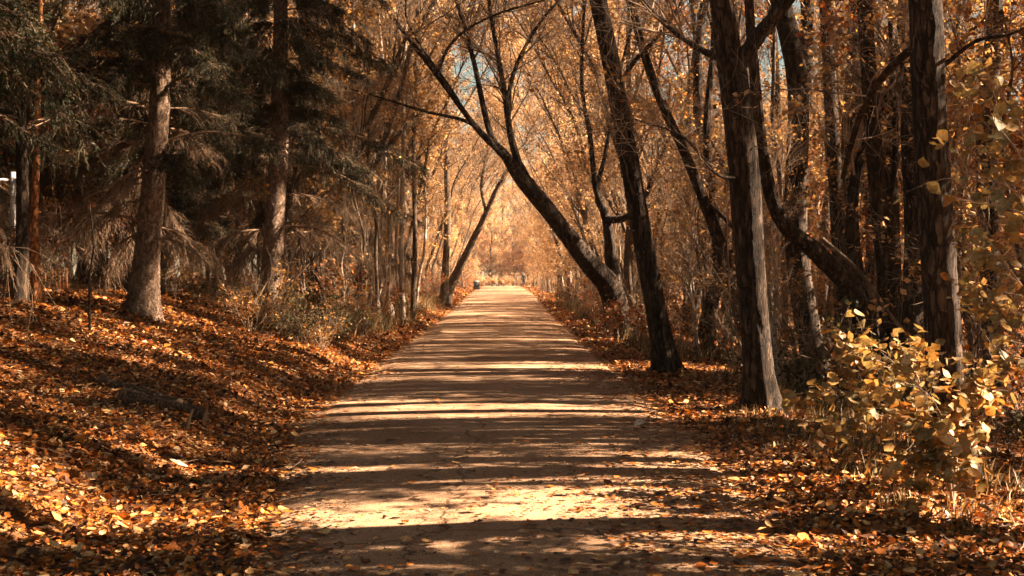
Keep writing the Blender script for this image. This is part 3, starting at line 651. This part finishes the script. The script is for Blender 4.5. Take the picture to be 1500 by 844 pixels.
tpl('pale', 'pale_sapling', 495, 4.6, .05, .03, 4200, 'leaf_peach', 'bark_grey', crown_lo=.05, nlimb=14, spread=1.6, nt=1300, lsize=.10)  # pale leaf colour stands in for the bright glow at the far end
tpl('tangle', 'twiggy_sapling', 497, 7, .045, .05, 1500, 'leaf_tan', 'bark_grey', crown_lo=.06, nlimb=16, spread=2.2, nt=1500, lsize=.11)
tpl('sap', 'sapling', 460, 4.2, .03, .06, 420, 'leaf_gold', 'birch', crown_lo=.2, nlimb=4, spread=.8, nt=260, lsize=.075)
tpl('pole', 'slim_tree', 470, 8.5, .05, .03, 260, 'leaf_tan', 'bark_grey', crown_lo=.45, nlimb=4, spread=.9, nt=300)
used = set()
def place(key, x, y, label, group, sc=1.0, rz=None, r=None):
    j = int(r.integers(2)); root = TPL[key][j]; rz = r.uniform(0, 6.28) if rz is None else rz
    z = hz(x, y)
    if (key, j) not in used:
        used.add((key, j)); root.location = (x, y, z); root.rotation_euler = (0, 0, rz); root.scale = (sc, sc, sc); root['label'] = label; root['group'] = group; return root
    o = copy_tree(root, (x, y, z), rz, sc, label, group); return o
KIND = {'tangle': 'twiggy tangled', 'pale': 'pale peach-leaved bushy', 'tall': 'tall thick-trunked', 'bush': 'rust-leaved bushy', 'gold': 'golden-leaved', 'tan': 'tan-leaved', 'rust': 'rust-leaved', 'birch': 'pale-stemmed birch', 'arch': 'slim arching', 'dense': 'bushy tan', 'sap': 'thin-stemmed young', 'pole': 'bare slim'}
r = np.random.default_rng(900)
def zone(y): return 'close by' if y < 18 else ('nearer middle distance' if y < 36 else ('middle distance' if y < 60 else ('far off' if y < 110 else 'at the far end')))
def where(x, y, side):
    if abs(x) > .44 * y + 1: return f'standing past the {side} edge of the view'
    return ('beside the path' if abs(x) < 5 else ('set back in the woods' if abs(x) < 11 else 'deep in the woods')) + f' {side}, {zone(y)}'
def size(s): return 'tall ' if s > 1.05 else ('short ' if s < .88 else '')
pts = []
def free(x, y, dmin):
    for a, b in pts:
        if (a - x) ** 2 + (b - y) ** 2 < dmin ** 2: return False
    return True
def spread(n, xr, yr, dmin, keys, side, scr=(.8, 1.2), ypow=1.0, key_ok=True):
    c = 0; tries = 0
    while c < n and tries < n * 40:
        tries += 1; y = yr[0] + (yr[1] - yr[0]) * r.random() ** ypow; a = r.random() ** 1.4; x = xr[0] + (xr[1] - xr[0]) * a
        x += np.sign(xr[0]) * max(0, (abs(path_right(y)) - 2.0))
        if not free(x, y, dmin) or (side == 'right' and (18.8 < y - .05 * (x - 3) < 21.5 or 7.8 < y - .05 * (x - 3) < 8.9 or (31 < y - .12 * x < 38 and r.random() < .6) or (keys == ['tall'] and x > 9 and 6.0 < y - .07 * x < 10.3) or (13.0 < y - .05 * (x - 3) < 14.6 and 'bush' not in keys) or (9.9 < y - .05 * (x - 3) < 10.8 and 'bush' not in keys)) and key_ok): continue
        pts.append((x, y)); key = keys[r.integers(len(keys))]; rz = None; sc_ = r.uniform(*scr)
        if key == 'tangle' and side == 'right' and y < 66: sc_ = min(sc_, .13 * x)
        if key == 'bush' and side == 'right': sc_ = min(sc_ * 1.4, .52 * x / 4.6)
        if key == 'arch': rz = (math.pi if side == 'right' else 0) + r.normal(0, .35)
        wh = where(x, y, side); nm = f'{size(sc_) if key != "tall" else ""}{KIND[key]}'; lab = f'{nm} tree {wh}'
        place(key, x, y, lab, (f'{nm} trees {wh}' if 'past the' not in wh else f'{nm} trees past the {side} edge'), sc_, rz, r); c += 1
spread(26, (5.5, 26), (14, 60), 2.2, ['gold', 'tan', 'rust', 'birch', 'rust'], 'right')
spread(15, (5.2, 8.6), (0, 26), 1.9, ['tall'], 'right', (1.05, 1.25), 1.0, False)  # high crowns added to keep sun off the left spruces
for x_, y_ in ((13.5, 12.2), (16.5, 10.2), (15, 14.5), (10, 17.2), (13, 23.5), (16, 19)):  # unseen sun blockers, added to shade the upper left and the path
    pts.append((x_, y_)); place('tall', x_, y_, 'added tall thick-trunked shade tree ' + where(x_, y_, 'right'), ('tall thick-trunked trees ' + where(x_, y_, 'right') if 'past the' not in where(x_, y_, 'right') else 'tall thick-trunked trees past the right edge'), 1.2, None, r)
spread(10, (6, 12), (-3, 17), 1.9, ['tall'], 'right', (.85, 1.1))  # mostly unseen, added to throw trunk shadows over the near path
spread(10, (4.7, 9), (2.5, 10.5), 1.2, ['rust', 'tan'], 'right', (.8, 1.1))  # mostly out of view, added for dappled shade near the camera
spread(12, (5.2, 11), (17, 36), 2.2, ['tall'], 'right', (.85, 1.1))
spread(16, (11, 21), (0, 42), 2.4, ['tall'], 'right', (.95, 1.2))  # added on the sun side to darken the left bank and path
spread(6, (6.2, 13), (2, 13), 1.2, ['tangle'], 'right', (1.1, 1.4), 1.0, False)  # unseen twigs added to break up the straight trunk shadows
spread(16, (5.0, 14), (-3, 13), 1.0, ['tangle', 'sap', 'gold'], 'right', (.8, 1.1))  # out-of-view fill, added for more leaf shade on the foreground
spread(14, (-4.2, -8), (28, 60), 1.6, ['arch'], 'left', (.9, 1.15))
spread(12, (4.2, 7), (36, 62), 1.6, ['arch'], 'right', (.9, 1.15))
spread(70, (7.5, 28), (13, 75), 1.3, ['bush'], 'right')
spread(64, (3.6, 11), (34, 150), 1.4, ['arch', 'pole', 'tan', 'birch', 'arch', 'gold'], 'right', ypow=1.2)
spread(26, (4.5, 16), (18, 60), 1.2, ['pole', 'pole', 'sap'], 'right')
spread(26, (4.0, 12), (16, 60), .9, ['sap'], 'right', (.6, 1.1))
spread(26, (3.0, 4.6), (58, 155), 1.6, ['tangle', 'pale', 'arch'], 'right', (.8, 1.15))
spread(26, (-3.2, -4.8), (64, 155), 1.6, ['tangle', 'pale', 'arch'], 'left', (.8, 1.15))
spread(60, (4.2, 15), (14, 66), .9, ['tangle'], 'right', (.7, 1.1))
spread(56, (-4.2, -15), (24, 66), .9, ['tangle'], 'left', (.7, 1.1))
spread(26, (12, 32), (38, 95), 2.2, ['gold', 'tan'], 'right', (.95, 1.25))
spread(60, (-3.6, -11), (42, 150), 1.4, ['arch', 'pole', 'gold', 'birch', 'tan', 'gold'], 'left', ypow=1.2)
spread(60, (-8.5, -32), (15, 45), 1.5, ['bush', 'dense'], 'left')
spread(80, (-5, -28), (26, 80), 1.4, ['bush', 'bush', 'dense'], 'left')
spread(56, (-3.1, -7), (28, 48), .4, ['pole', 'sap', 'sap', 'birch', 'birch'], 'left', (.6, 1.0))
spread(34, (-7, -26), (26, 70), 2.2, ['gold', 'dense', 'rust', 'dense'], 'left')
spread(26, (-14, -40), (70, 160), 3, ['dense', 'gold'], 'left', (1, 1.4))
spread(34, (5, 14), (75, 165), 1.8, ['pale', 'sap', 'pole'], 'right', (.8, 1.1))
spread(22, (40, 64), (60, 200), 4, ['dense'], 'right', (.9, 1.2))
spread(16, (27, 40), (15, 60), 3, ['dense', 'rust'], 'right', (.7, .9))
k = 0
for y0_, stp, sc0 in ((174, 2.1, .85), (181, 2.4, 1.1), (190, 3.0, 1.6), (203, 4.0, 2.1)):           # woods closing the view where the path turns away
    for x in np.arange(-16, 9 if y0_ < 200 else 22, stp):
        k += 1; key = ['dense', 'dense', 'tan', 'birch'][k % 4] if y0_ > 180 else 'dense'
        if y0_ < 180 and 1.0 < x < 4.6: continue
        place(key, x + r.uniform(-.8, .8), y0_ + r.uniform(-1.5, 2.5), f"{KIND[key]} tree closing the view beyond the end of the path", f"{KIND[key]} trees beyond the end of the path", sc0 * r.uniform(.75, 1.2), None, r)

for y0_, stp, sc0 in ((169, 1.5, .55), (173, 1.4, .8), (177, 1.6, 1.1), (184, 1.6, 1.7)):
    for x in np.arange(-13, 9, stp):
        if y0_ < 172 and -3.6 < x < 4.4: continue
        place(['pale', 'pale', 'pale', 'bush'][int(r.integers(4))], x + r.uniform(-.6, .6), y0_ + r.uniform(-1, 1.5), 'pale bushy sapling closing the view beyond the end of the path', 'pale saplings beyond the end of the path', sc0 * r.uniform(.75, 1.25), None, r)

# ------------------------------------------------------------------ undergrowth
def shrub_mesh(seed, H, n, nleaf, leaf, lsize, wood='twig'):
    r = np.random.default_rng(seed); mb = MB(); pos = np.stack([r.normal(0, .12, n), r.normal(0, .12, n), np.full(n, -.05)], 1)
    a = r.uniform(0, 6.28, n); d = np.stack([np.cos(a) * .45, np.sin(a) * .45, np.ones(n)], 1)
    P, Q = grow(r, pos, d, H * r.uniform(.5, 1.1, n), r.uniform(.004, .011, n), 9, .12, (0, 0, -.2)); mb.tubes(P, Q, 4, 0)
    p2, d2, rr, _ = sprout(r, P, Q, n * 8, .2, 1, (.4, 1.1), (.4, .7)); P2, Q2 = grow(r, p2, d2, .28 * H * r.uniform(.4, 1.2, n * 8), np.clip(rr, .002, .005), 4, .2); mb.tubes(P2, Q2, 3, 0)
    if nleaf: leaves_on(mb, r, P2, nleaf, lsize, 1, .05)
    return mb.mesh('shrub', [M[wood], M[leaf]])
SHR = {'green': [shrub_mesh(500 + k, 1.0, 12, 420, 'leaf_green', .06) for k in range(2)], 'gold': [shrub_mesh(510 + k, 1.5, 14, 380, 'leaf_gold', .07) for k in range(2)],
       'rust': [shrub_mesh(520 + k, 1.3, 14, 420, 'leaf_rust', .07) for k in range(2)], 'bare': [shrub_mesh(530 + k, 1.9, 18, 40, 'leaf_tan', .06) for k in range(2)]}
SL = {'green': 'low dark green leafy shrub', 'gold': 'golden-leaved shrub', 'rust': 'rust-orange leafy shrub', 'bare': 'bare twiggy shrub'}
def shrub(key, x, y, sc, side):
    o = link('shrub', SHR[key][int(r.integers(2))], None, (x, y, hz(x, y) - .02)); o.rotation_euler = (0, 0, r.uniform(0, 6.28)); o.scale = (sc, sc, sc)
    wh = where(x, y, side); sz = size(sc) if key != 'green' else ''; tag(o, f'{sz}{SL[key]} {wh}', 'shrub', f'{sz}{SL[key]}s {wh}')
def shrubs(n, xr, yr, keys, side, scr=(.7, 1.3), ypow=1.3):
    for _ in range(n):
        y = yr[0] + (yr[1] - yr[0]) * r.random() ** ypow; x = xr[0] + (xr[1] - xr[0]) * r.random() ** 1.3
        x += np.sign(xr[0]) * (abs(path_right(y)) - 1.95); shrub(keys[r.integers(len(keys))], x, y, r.uniform(*scr), side)
shrubs(60, (3.2, 9), (22, 80), ['green', 'rust', 'bare', 'gold', 'bare'], 'right')
shrubs(50, (3.9, 10), (10.5, 24), ['green', 'rust', 'green', 'bare'], 'right')
shrubs(36, (3.0, 6), (60, 170), ['gold', 'bare', 'rust'], 'right')
shrubs(60, (-3.1, -9), (24, 80), ['green', 'gold', 'bare', 'rust', 'gold'], 'left')
shrubs(20, (-3.0, -4.4), (20.5, 27), ['green', 'green', 'gold'], 'left', (.6, 1))
shrubs(36, (-3.0, -6), (60, 170), ['gold', 'bare', 'rust'], 'left')
shrubs(22, (-7, -14), (17, 27), ['bare', 'rust', 'green'], 'left')
PALE = [shrub_mesh(540 + k, 1.5, 16, 700, 'leaf_peach', .10) for k in range(2)]  # leaf colour lightened to carry the sunlit glow behind the benches
for x in np.arange(-6.5, 7.5, .75):
    y = 167.5 + r.uniform(-.8, .8); o = link('shrub', PALE[int(r.integers(2))], None, (x, y, hz(x, y) - .05)); o.scale = (1.15,) * 3; o.rotation_euler = (0, 0, x * 7); tag(o, 'low pale shrub behind the benches at the end of the path', 'shrub', 'low pale shrubs behind the benches')
for k in range(16):
    x = r.uniform(-14, 14); y = r.uniform(168, 182); y = max(y, 174 if abs(x) < 4 else y); o = link('shrub', SHR['gold'][k % 2], None, (x, y, hz(x, y))); o.scale = (1.4,) * 3; o.rotation_euler = (0, 0, k)
    tag(o, 'golden-leaved shrub closing the view at the end of the path', 'shrub', 'golden shrubs at the end of the path')

for x, y in ((2.55, 29.6), (3.0, 30.6), (3.5, 29.8), (2.7, 31.6), (3.9, 31.0), (-9.4, 17.8), (-7.9, 17.6), (-7.2, 16.9), (-8.9, 21.2)): shrub(['rust', 'bare'][int(y * 10) % 2], x, y, .8, 'right' if x > 0 else 'left')
# verge grass
def grass(mb, r, n, xr, yr, hgt, clump):
    cx = r.uniform(*xr, n // clump); cy = r.uniform(*yr, n // clump); i = r.integers(0, len(cx), n)
    x = cx[i] + r.normal(0, .09, n); y = cy[i] + r.normal(0, .09, n); z = height(x, y)
    a = r.uniform(0, 6.28, n); d = np.stack([np.cos(a) * .3, np.sin(a) * .3, np.ones(n)], 1); P, _ = grow(r, np.stack([x, y, z - .01], 1), d, hgt * r.uniform(.4, 1.3, n), np.full(n, .01), 4, .12, (np.cos(1.), .2, -.9))
    sd = np.stack([-np.sin(a), np.cos(a), 0 * a], 1)[:, None] * (.0045 * np.array([1, .9, .6, .1]))[None, :, None] * (1 + yr[0] / 25)
    V = np.stack([P - sd, P + sd], 2).reshape(n, 8, 3); off = (np.arange(n) * 8)[:, None, None]
    mb.add(V, (np.array([[0, 1, 3, 2], [2, 3, 5, 4], [4, 5, 7, 6]])[None] + off).reshape(-1, 4))
mg = MB(); r2 = np.random.default_rng(12)
grass(mg, r2, 2600, (2.5, 4.2), (7.2, 14), .15, 16); grass(mg, r2, 1800, (3.2, 4.8), (9, 20), .28, 18); grass(mg, r2, 3500, (2.7, 4.2), (22, 60), .5, 24); grass(mg, r2, 5000, (-4.2, -2.75), (24, 60), .45, 24)
o = link('verge_grass', mg.mesh('verge_grass', [M['grass']])); o['kind'] = 'stuff'; tag(o, 'dry straggling grass along both verges of the path', 'grass')

# ------------------------------------------------------------------ broad-leaved shrub lower right (in focus nearly) and the blurred one upper right
def broad_shrub(label, base, boughs, nleaf_parts, seed, size, extra):
    r = np.random.default_rng(seed); root = thing('broadleaf_shrub', label, 'shrub', tuple(base)); tips = []
    for q in boughs:
        q = np.array(q, float) - base; line = smooth_line(q, 16); t = np.linspace(1, .3, 16); mb = MB(); mb.tubes(line[None], (.010 * t)[None], 6, 0)
        p2, d2, rr, _ = sprout(r, line[None], (.01 * t)[None], 12, .3, 1, (.4, 1.1), (.4, .6), upw=.0); P2, Q2 = grow(r, p2, d2, r.uniform(.15, .42, 12), np.clip(rr, .0025, .005), 6, .15, (0, 0, -.2)); mb.tubes(P2, Q2, 4, 0)
        link('stem', mb.mesh('stem', [M['twig']]), root); tips.append(P2)
    P = np.concatenate(tips); shapes = []
    for k in range(6):
        V, T, Q = leaf_shape([0, 2, 0][k % 3], np.random.default_rng(seed + k), 10); V = V + np.array([.5, 0, 0]); b_ = MB(); b_.add(V, T); b_.f.append(np.array(Q, np.int32)); b_.m.append(np.zeros(len(Q), np.int32))
        shapes.append(b_.mesh('leaf', [M['leaf_shrub']], True))
    n = nleaf_parts; i = r.integers(0, len(P), n); k = r.integers(1, 6, n)
    for a in range(n):
        pos = P[i[a], k[a]] + r.normal(0, .012, 3); o = link('leaf', shapes[int(r.integers(6))], root, tuple(pos)); s = size * r.uniform(.6, 1.25)
        o.scale = (s, s, s); o.rotation_euler = (r.normal(0, .6), r.uniform(.0, 1.1), r.uniform(0, 6.28))
    if extra:
        mb = MB(); leaves_on(mb, r, P, extra, size * .8, 0, .05, False); o = link('foliage', mb.mesh('foliage', [M['leaf_shrub']]), root); o['kind'] = 'stuff'
    return root
b0 = on_ground(1400, 745)
def bp(l): return [b0] + [at(a, b, d) for a, b, d in l]
broad_shrub('shrub with broad yellow and pale green leaves in front of the thickest trunk', b0,
    [bp([(1395, 640, 8.4), (1340, 560, 8.5), (1250, 510, 8.6)]), bp([(1380, 650, 8.3), (1300, 590, 8.3), (1215, 570, 8.4)]), bp([(1385, 660, 8.2), (1320, 620, 8.1), (1260, 600, 8.0)]),
     bp([(1400, 660, 8.3), (1370, 590, 8.1), (1320, 540, 8.2)]), bp([(1395, 680, 8.0), (1360, 650, 7.8), (1330, 680, 7.8)]), bp([(1405, 660, 8.4), (1410, 600, 8.3), (1430, 560, 8.4)]),
     bp([(1390, 690, 7.9), (1370, 670, 7.7), (1380, 700, 7.7)]), bp([(1380, 660, 8.6), (1290, 560, 8.8), (1240, 540, 8.9)]), bp([(1410, 670, 8.6), (1440, 610, 8.8), (1490, 570, 8.8)])], 300, 601, .09, 1500)
b1 = np.array((3.05, 6.6, hz(3.05, 6.6)))
def bq(l): return [b1] + [at(a, b, d) for a, b, d in l]
broad_shrub('taller shrub at the right edge with blurred olive leaves hanging in front of the sky', b1,
    [bq([(1540, 500, 6.5), (1500, 300, 6.2), (1420, 250, 6.0)]), bq([(1560, 500, 6.4), (1520, 330, 6.1), (1400, 290, 5.9)]), bq([(1550, 480, 6.5), (1510, 260, 6.3), (1450, 170, 6.2)]),
     bq([(1560, 560, 6.8), (1500, 420, 6.9), (1430, 350, 7.0)]), bq([(1560, 560, 6.7), (1500, 500, 6.6), (1450, 430, 6.6)]), bq([(1550, 480, 6.5), (1500, 200, 6.4), (1470, 140, 6.3)]), bq([(1560, 600, 6.9), (1510, 480, 7.1), (1440, 460, 7.3)]), bq([(1570, 500, 7.0), (1530, 380, 7.2), (1460, 380, 7.5)]), bq([(1570, 420, 6.6), (1520, 180, 6.9), (1450, 220, 7.2)])], 290, 640, .08, 420)

# ------------------------------------------------------------------ fallen wood on the bank
def log(label, p0, p1, rad, seed, name='fallen_log', mat='log', sides=28, lift=.6):
    a = on_ground(*p0); b = on_ground(*p1); a[2] += rad * lift; b[2] += rad * lift; n = 30; t = np.linspace(0, 1, n)[:, None]
    L_ = np.concatenate([a * (1 - t) + b * t, rad * (1 - .15 * t)], 1); L_[:, :3] -= a; th = thing(name, label, 'log' if rad > .03 else 'stick', tuple(a)); mb = MB()
    P = L_[:, :3]; bark_trunk(mb, L_, sides, rad * .12, seed, 0, 'scale'); link('bark', mb.mesh('bark', [M[mat]], True), th)
    T = (P[1] - P[0]) / np.linalg.norm(P[1] - P[0]); A = np.cross(T, [0, 0, 1.]); A /= np.linalg.norm(A); B = np.cross(T, A); ang = np.linspace(0, 6.283, 15)[:-1]
    for e, sgn in ((P[0] - T * .003, 1), (P[-1] + T * .003, 1)):
        V = e + rad * .9 * (A * np.cos(ang)[:, None] + B * np.sin(ang)[:, None]); m2 = MB(); m2.add(np.concatenate([V, [e + T * (.012 if e is not P[0] else -.012)]]), [[k, (k + 1) % 14, 14] for k in range(14)]); link('broken_end', m2.mesh('broken_end', [M['twig']]), th)
    return th
log('upper of two rotting logs lying on the left bank, the thinner one', (150, 566), (262, 598), .065, 71)
log('lower and thicker of two rotting logs lying on the left bank', (176, 592), (300, 622), .10, 72)
def stick(label, pts, rad, name='stick', cat='stick', mat='twig'):
    P = smooth_line(np.array(pts, float), 14); b = P[0].copy(); P = P - b; mb = MB(); mb.tubes(P[None], (rad * np.linspace(1, .5, 14))[None], 7, 0)
    return tag(link(name, mb.mesh(name, [M[mat]], True), None, tuple(b)), label, cat)
q = on_ground(273, 628); stick('short broken stick poking up at the right end of the logs', [q, q + (.03, 0, .09), q + (.06, .01, .17)], .022)
q = on_ground(133, 492); stick('dark straight sapling stem on the left bank beside the big spruce', [q - (0, 0, .05), q + (.0, 0, .7), q + (.05, 0, 1.1), q + (.0, 0, 1.6)], .017, 'sapling', 'sapling', 'bark')
q = on_ground(40, 520); stick('thin pale upright stalk near the left edge of the bank', [q, q + (.02, 0, .25), q + (.06, 0, .5)], .005, 'stalk', 'stalk')
stick('pale broken branch slanting down from the curved dark tree', [at(1205, 350, 14.5), at(1262, 400, 14.4), at(1305, 460, 14.3), at(1345, 505, 14.2)], .03, 'broken_branch', 'branch', 'bark_grey')
for k, (a, lab) in enumerate(((((1130, 560), (1090, 470), (1030, 370), (985, 310)), 'long pale bent stick leaning left beside the forked trunk'),
        (((1075, 540), (1068, 400), (1064, 270)), 'upright pale stick left of the forked trunk'), (((1100, 545), (1060, 440), (1040, 410), (1000, 390)), 'pale curved twig arching left low beside the forked trunk'))):
    stick(lab, [at(x_, y_, 17.5 - .2 * j) for j, (x_, y_) in enumerate(a)], .016)

# ------------------------------------------------------------------ white frame, board fence at the left edge
q = at(22, 400, 18.6); z0 = hz(q[0], q[1]); t = thing('white_porch_frame', 'white post and crossbar seen through the spruce boughs at the left edge', 'frame', (q[0], q[1], z0))
mb = MB(); mb.box((0, 0, .75), (.06, .06, 2.3)); link('post', mb.mesh('post', [M['white']]), t)
mb = MB(); mb.box((-.78, 0, at(22, 264, 18.6)[2] - z0), (1.5, .035, .04)); link('crossbar', mb.mesh('crossbar', [M['white']]), t)
mb = MB(); mb.box((-1.56, 0, .75), (.06, .06, 2.3)); link('post', mb.mesh('post', [M['white']]), t)
q = at(42, 400, 22.5); z0 = hz(q[0] + .6, q[1]); t = thing('board_fence', 'low fence of orange-brown upright boards near the left edge', 'fence', (q[0], q[1], z0)); mbd = MB(); mbd.box((0, 0, .2), (.05, .02, .44)); me = mbd.mesh('board', [M['board']])
for k in range(12): o = link('board', me, t, (.065 * k, 0, .02 * math.sin(k * 2)));
for z in (.10, .34): mb = MB(); mb.box((.36, .035, z), (.80, .03, .04)); link('rail', mb.mesh('rail', [M['board']]), t)

# ------------------------------------------------------------------ far end: bin, bench, walker
q = at(698, 425, 128); x0, y0 = q[0], 128; t = thing('litter_bin', 'dark slatted litter bin at the left edge of the path far away', 'bin', (x0, y0, hz(x0, y0)))
mb = MB(); a = np.linspace(0, 6.283, 19)[:-1]; prof = [(0, .05), (.27, .05), (.27, .8), (.24, .8)]
V = np.concatenate([np.stack([rr * np.cos(a), rr * np.sin(a), 0 * a + zz], 1) for rr, zz in prof]); idx = np.arange(18 * 4).reshape(4, 18); mb.add(V, np.stack([idx[:-1], np.roll(idx[:-1], -1, 1), np.roll(idx[1:], -1, 1), idx[1:]], -1).reshape(-1, 4)); link('body', mb.mesh('body', [M['dark_metal']]), t)
ms = MB(); ms.box((.30, 0, .43), (.03, .07, .78)); me = ms.mesh('slat', [M['dark_metal']])
for k in range(14): o = link('slat', me, t); o.rotation_euler = (0, 0, k * 6.2832 / 14)
mb = MB(); V = np.concatenate([np.stack([rr * np.cos(a), rr * np.sin(a), 0 * a + zz], 1) for rr, zz in ((.33, .84), (.33, .88), (.2, .97), (.01, 1.0))]); mb.add(V, np.stack([idx[:-1], np.roll(idx[:-1], -1, 1), np.roll(idx[1:], -1, 1), idx[1:]], -1).reshape(-1, 4)); link('lid', mb.mesh('lid', [M['stone']]), t)
for j, (px_, lab) in enumerate(((724.5, 'left of two low dark benches with orange backs at the end of the path'), (734.5, 'right of two low dark benches with orange backs at the end of the path'))):
    q = at(px_, 421, 160); t = thing('bench', lab, 'bench', (q[0], 160, hz(q[0], 160)), 'benches at the end of the path')
    for z, y_, m_, nm in ((.42, -.1, 'dark_metal', 'seat_slat'), (.42, .05, 'dark_metal', 'seat_slat'), (.62, .16, 'board', 'back_slat'), (.78, .18, 'board', 'back_slat')):
        mb = MB(); mb.box((0, y_, z), (.74, .13 if z < .5 else .04, .09 if z < .5 else .14)); link(nm, mb.mesh(nm, [M[m_]]), t)
    for sx in (-.3, .3):
        mb = MB(); mb.box((sx, -.02, .2), (.13, .36, .40)); mb.box((sx, .20, .6), (.06, .04, .5)); link('leg', mb.mesh('leg', [M['dark_metal']]), t)

def person(loc, rz):
    J = {}; E = []; rad = {}
    def j(n, p, r_, par=None):
        J[n] = p; rad[n] = r_
        if par: E.append((par, n))
    j('pelvis', (0, 0, .95), .15); j('waist', (0, .01, 1.10), .135, 'pelvis'); j('chest', (0, .03, 1.32), .165, 'waist'); j('neck0', (0, .03, 1.47), .09, 'chest'); j('neck', (0, .04, 1.53), .055, 'neck0'); j('chin', (0, .05, 1.59), .075, 'neck'); j('head', (0, .055, 1.67), .095, 'chin'); j('crown', (0, .05, 1.74), .07, 'head')
    for s, n in ((-1, 'l'), (1, 'r')):
        sw = .16 * s
        j('sh' + n, (.17 * s, .03, 1.42), .07, 'neck0'); j('el' + n, (.24 * s, .03 - sw * .5, 1.15), .048, 'sh' + n); j('wr' + n, (.25 * s, .12 - sw, .93), .034, 'el' + n); j('pa' + n, (.25 * s, .14 - sw, .86), .036, 'wr' + n)
        for f in range(4): j(f'f{f}{n}', (.25 * s + .005 * s, .115 + .018 * f - sw, .79 - .008 * (f in (1, 2))), .010, 'pa' + n); j(f'g{f}{n}', (.24 * s, .12 + .018 * f - sw, .755), .008, f'f{f}{n}')
        j('th' + n, (.24 * s, .175 - sw, .84), .012, 'pa' + n); j('ti' + n, (.235 * s, .195 - sw, .81), .009, 'th' + n)
        j('hi' + n, (.10 * s, 0, .88), .11, 'pelvis'); j('kn' + n, (.11 * s, .06 + sw * .9, .50), .068, 'hi' + n); j('an' + n, (.11 * s, -.02 + sw * 1.7, .10), .045, 'kn' + n); j('he' + n, (.11 * s, -.04 + sw * 1.7, .045), .045, 'an' + n); j('to' + n, (.12 * s, .15 + sw * 1.7, .035), .035, 'he' + n)
    names = list(J); me = bpy.data.meshes.new('body'); me.from_pydata([J[n] for n in names], [(names.index(a_), names.index(b_)) for a_, b_ in E], [])
    o = bpy.data.objects.new('body', me); COL.objects.link(o); sk = o.modifiers.new('skin', 'SKIN')
    for k, n in enumerate(names): v = me.skin_vertices[0].data[k]; v.radius = (rad[n], rad[n] * (.75 if n in ('pelvis', 'waist', 'chest') else 1)); v.use_root = (n == 'pelvis')
    sb = o.modifiers.new('sub', 'SUBSURF'); sb.levels = sb.render_levels = 1
    dg = bpy.context.evaluated_depsgraph_get(); m2 = bpy.data.meshes.new_from_object(o.evaluated_get(dg)); bpy.data.objects.remove(o); m2.materials.clear(); m2.materials.append(M['dark_cloth']); m2.materials.append(M['skin'])
    for p_ in m2.polygons:
        c = p_.center; p_.use_smooth = True; p_.material_index = 1 if (c.z > 1.54 or (abs(c.x) > .2 and c.z < .9 and c.z > .7)) else 0
    root = thing('person', 'person in dark clothes walking at the right edge of the path far away', 'person', loc); root.rotation_euler = (0, 0, rz); link('body', m2, root)
    mb = MB(); th_ = np.linspace(0, 6.283, 15)[:-1]; rows = [(.104, 1.64), (.11, 1.70), (.092, 1.76), (.05, 1.79), (.005, 1.80)]
    V = np.concatenate([np.stack([rr * np.cos(th_), rr * 1.1 * np.sin(th_) * np.where(np.sin(th_) > 0, .6, 1) + .035, 0 * th_ + zz + .03 * np.sin(th_) * (zz < 1.7)], 1) for rr, zz in rows]); ix = np.arange(14 * 5).reshape(5, 14)
    mb.add(V, np.stack([ix[:-1], np.roll(ix[:-1], -1, 1), np.roll(ix[1:], -1, 1), ix[1:]], -1).reshape(-1, 4)); link('hair', mb.mesh('hair', [M['dark_cloth']], True), root)
    return root
q = at(767, 421, 158); person((q[0], 158, hz(q[0], 158)), R(200))
for (px_, lab, key) in ((727, 'small orange-leaved shrub behind the two benches', 'rust'),):
    q = at(px_, 421, 163); o = link('shrub', SHR[key][0], None, (q[0], 163, hz(q[0], 163))); tag(o, lab, 'shrub')

# ------------------------------------------------------------------ thin warm haze that pales the far end
hm = bpy.data.materials.new('haze'); hm.use_nodes = True; t = hm.node_tree; t.nodes.clear(); o_ = t.nodes.new('ShaderNodeOutputMaterial'); v = t.nodes.new('ShaderNodeVolumePrincipled')
v.inputs['Color'].default_value = (1, .93, .84, 1); v.inputs['Density'].default_value = .00028; v.inputs['Anisotropy'].default_value = .2
t.links.new(v.outputs[0], o_.inputs['Volume'])
mb = MB(); mb.box((0, 100, 12), (860, 1240, 28)); o = link('haze', mb.mesh('haze', [hm])); o['kind'] = 'stuff'
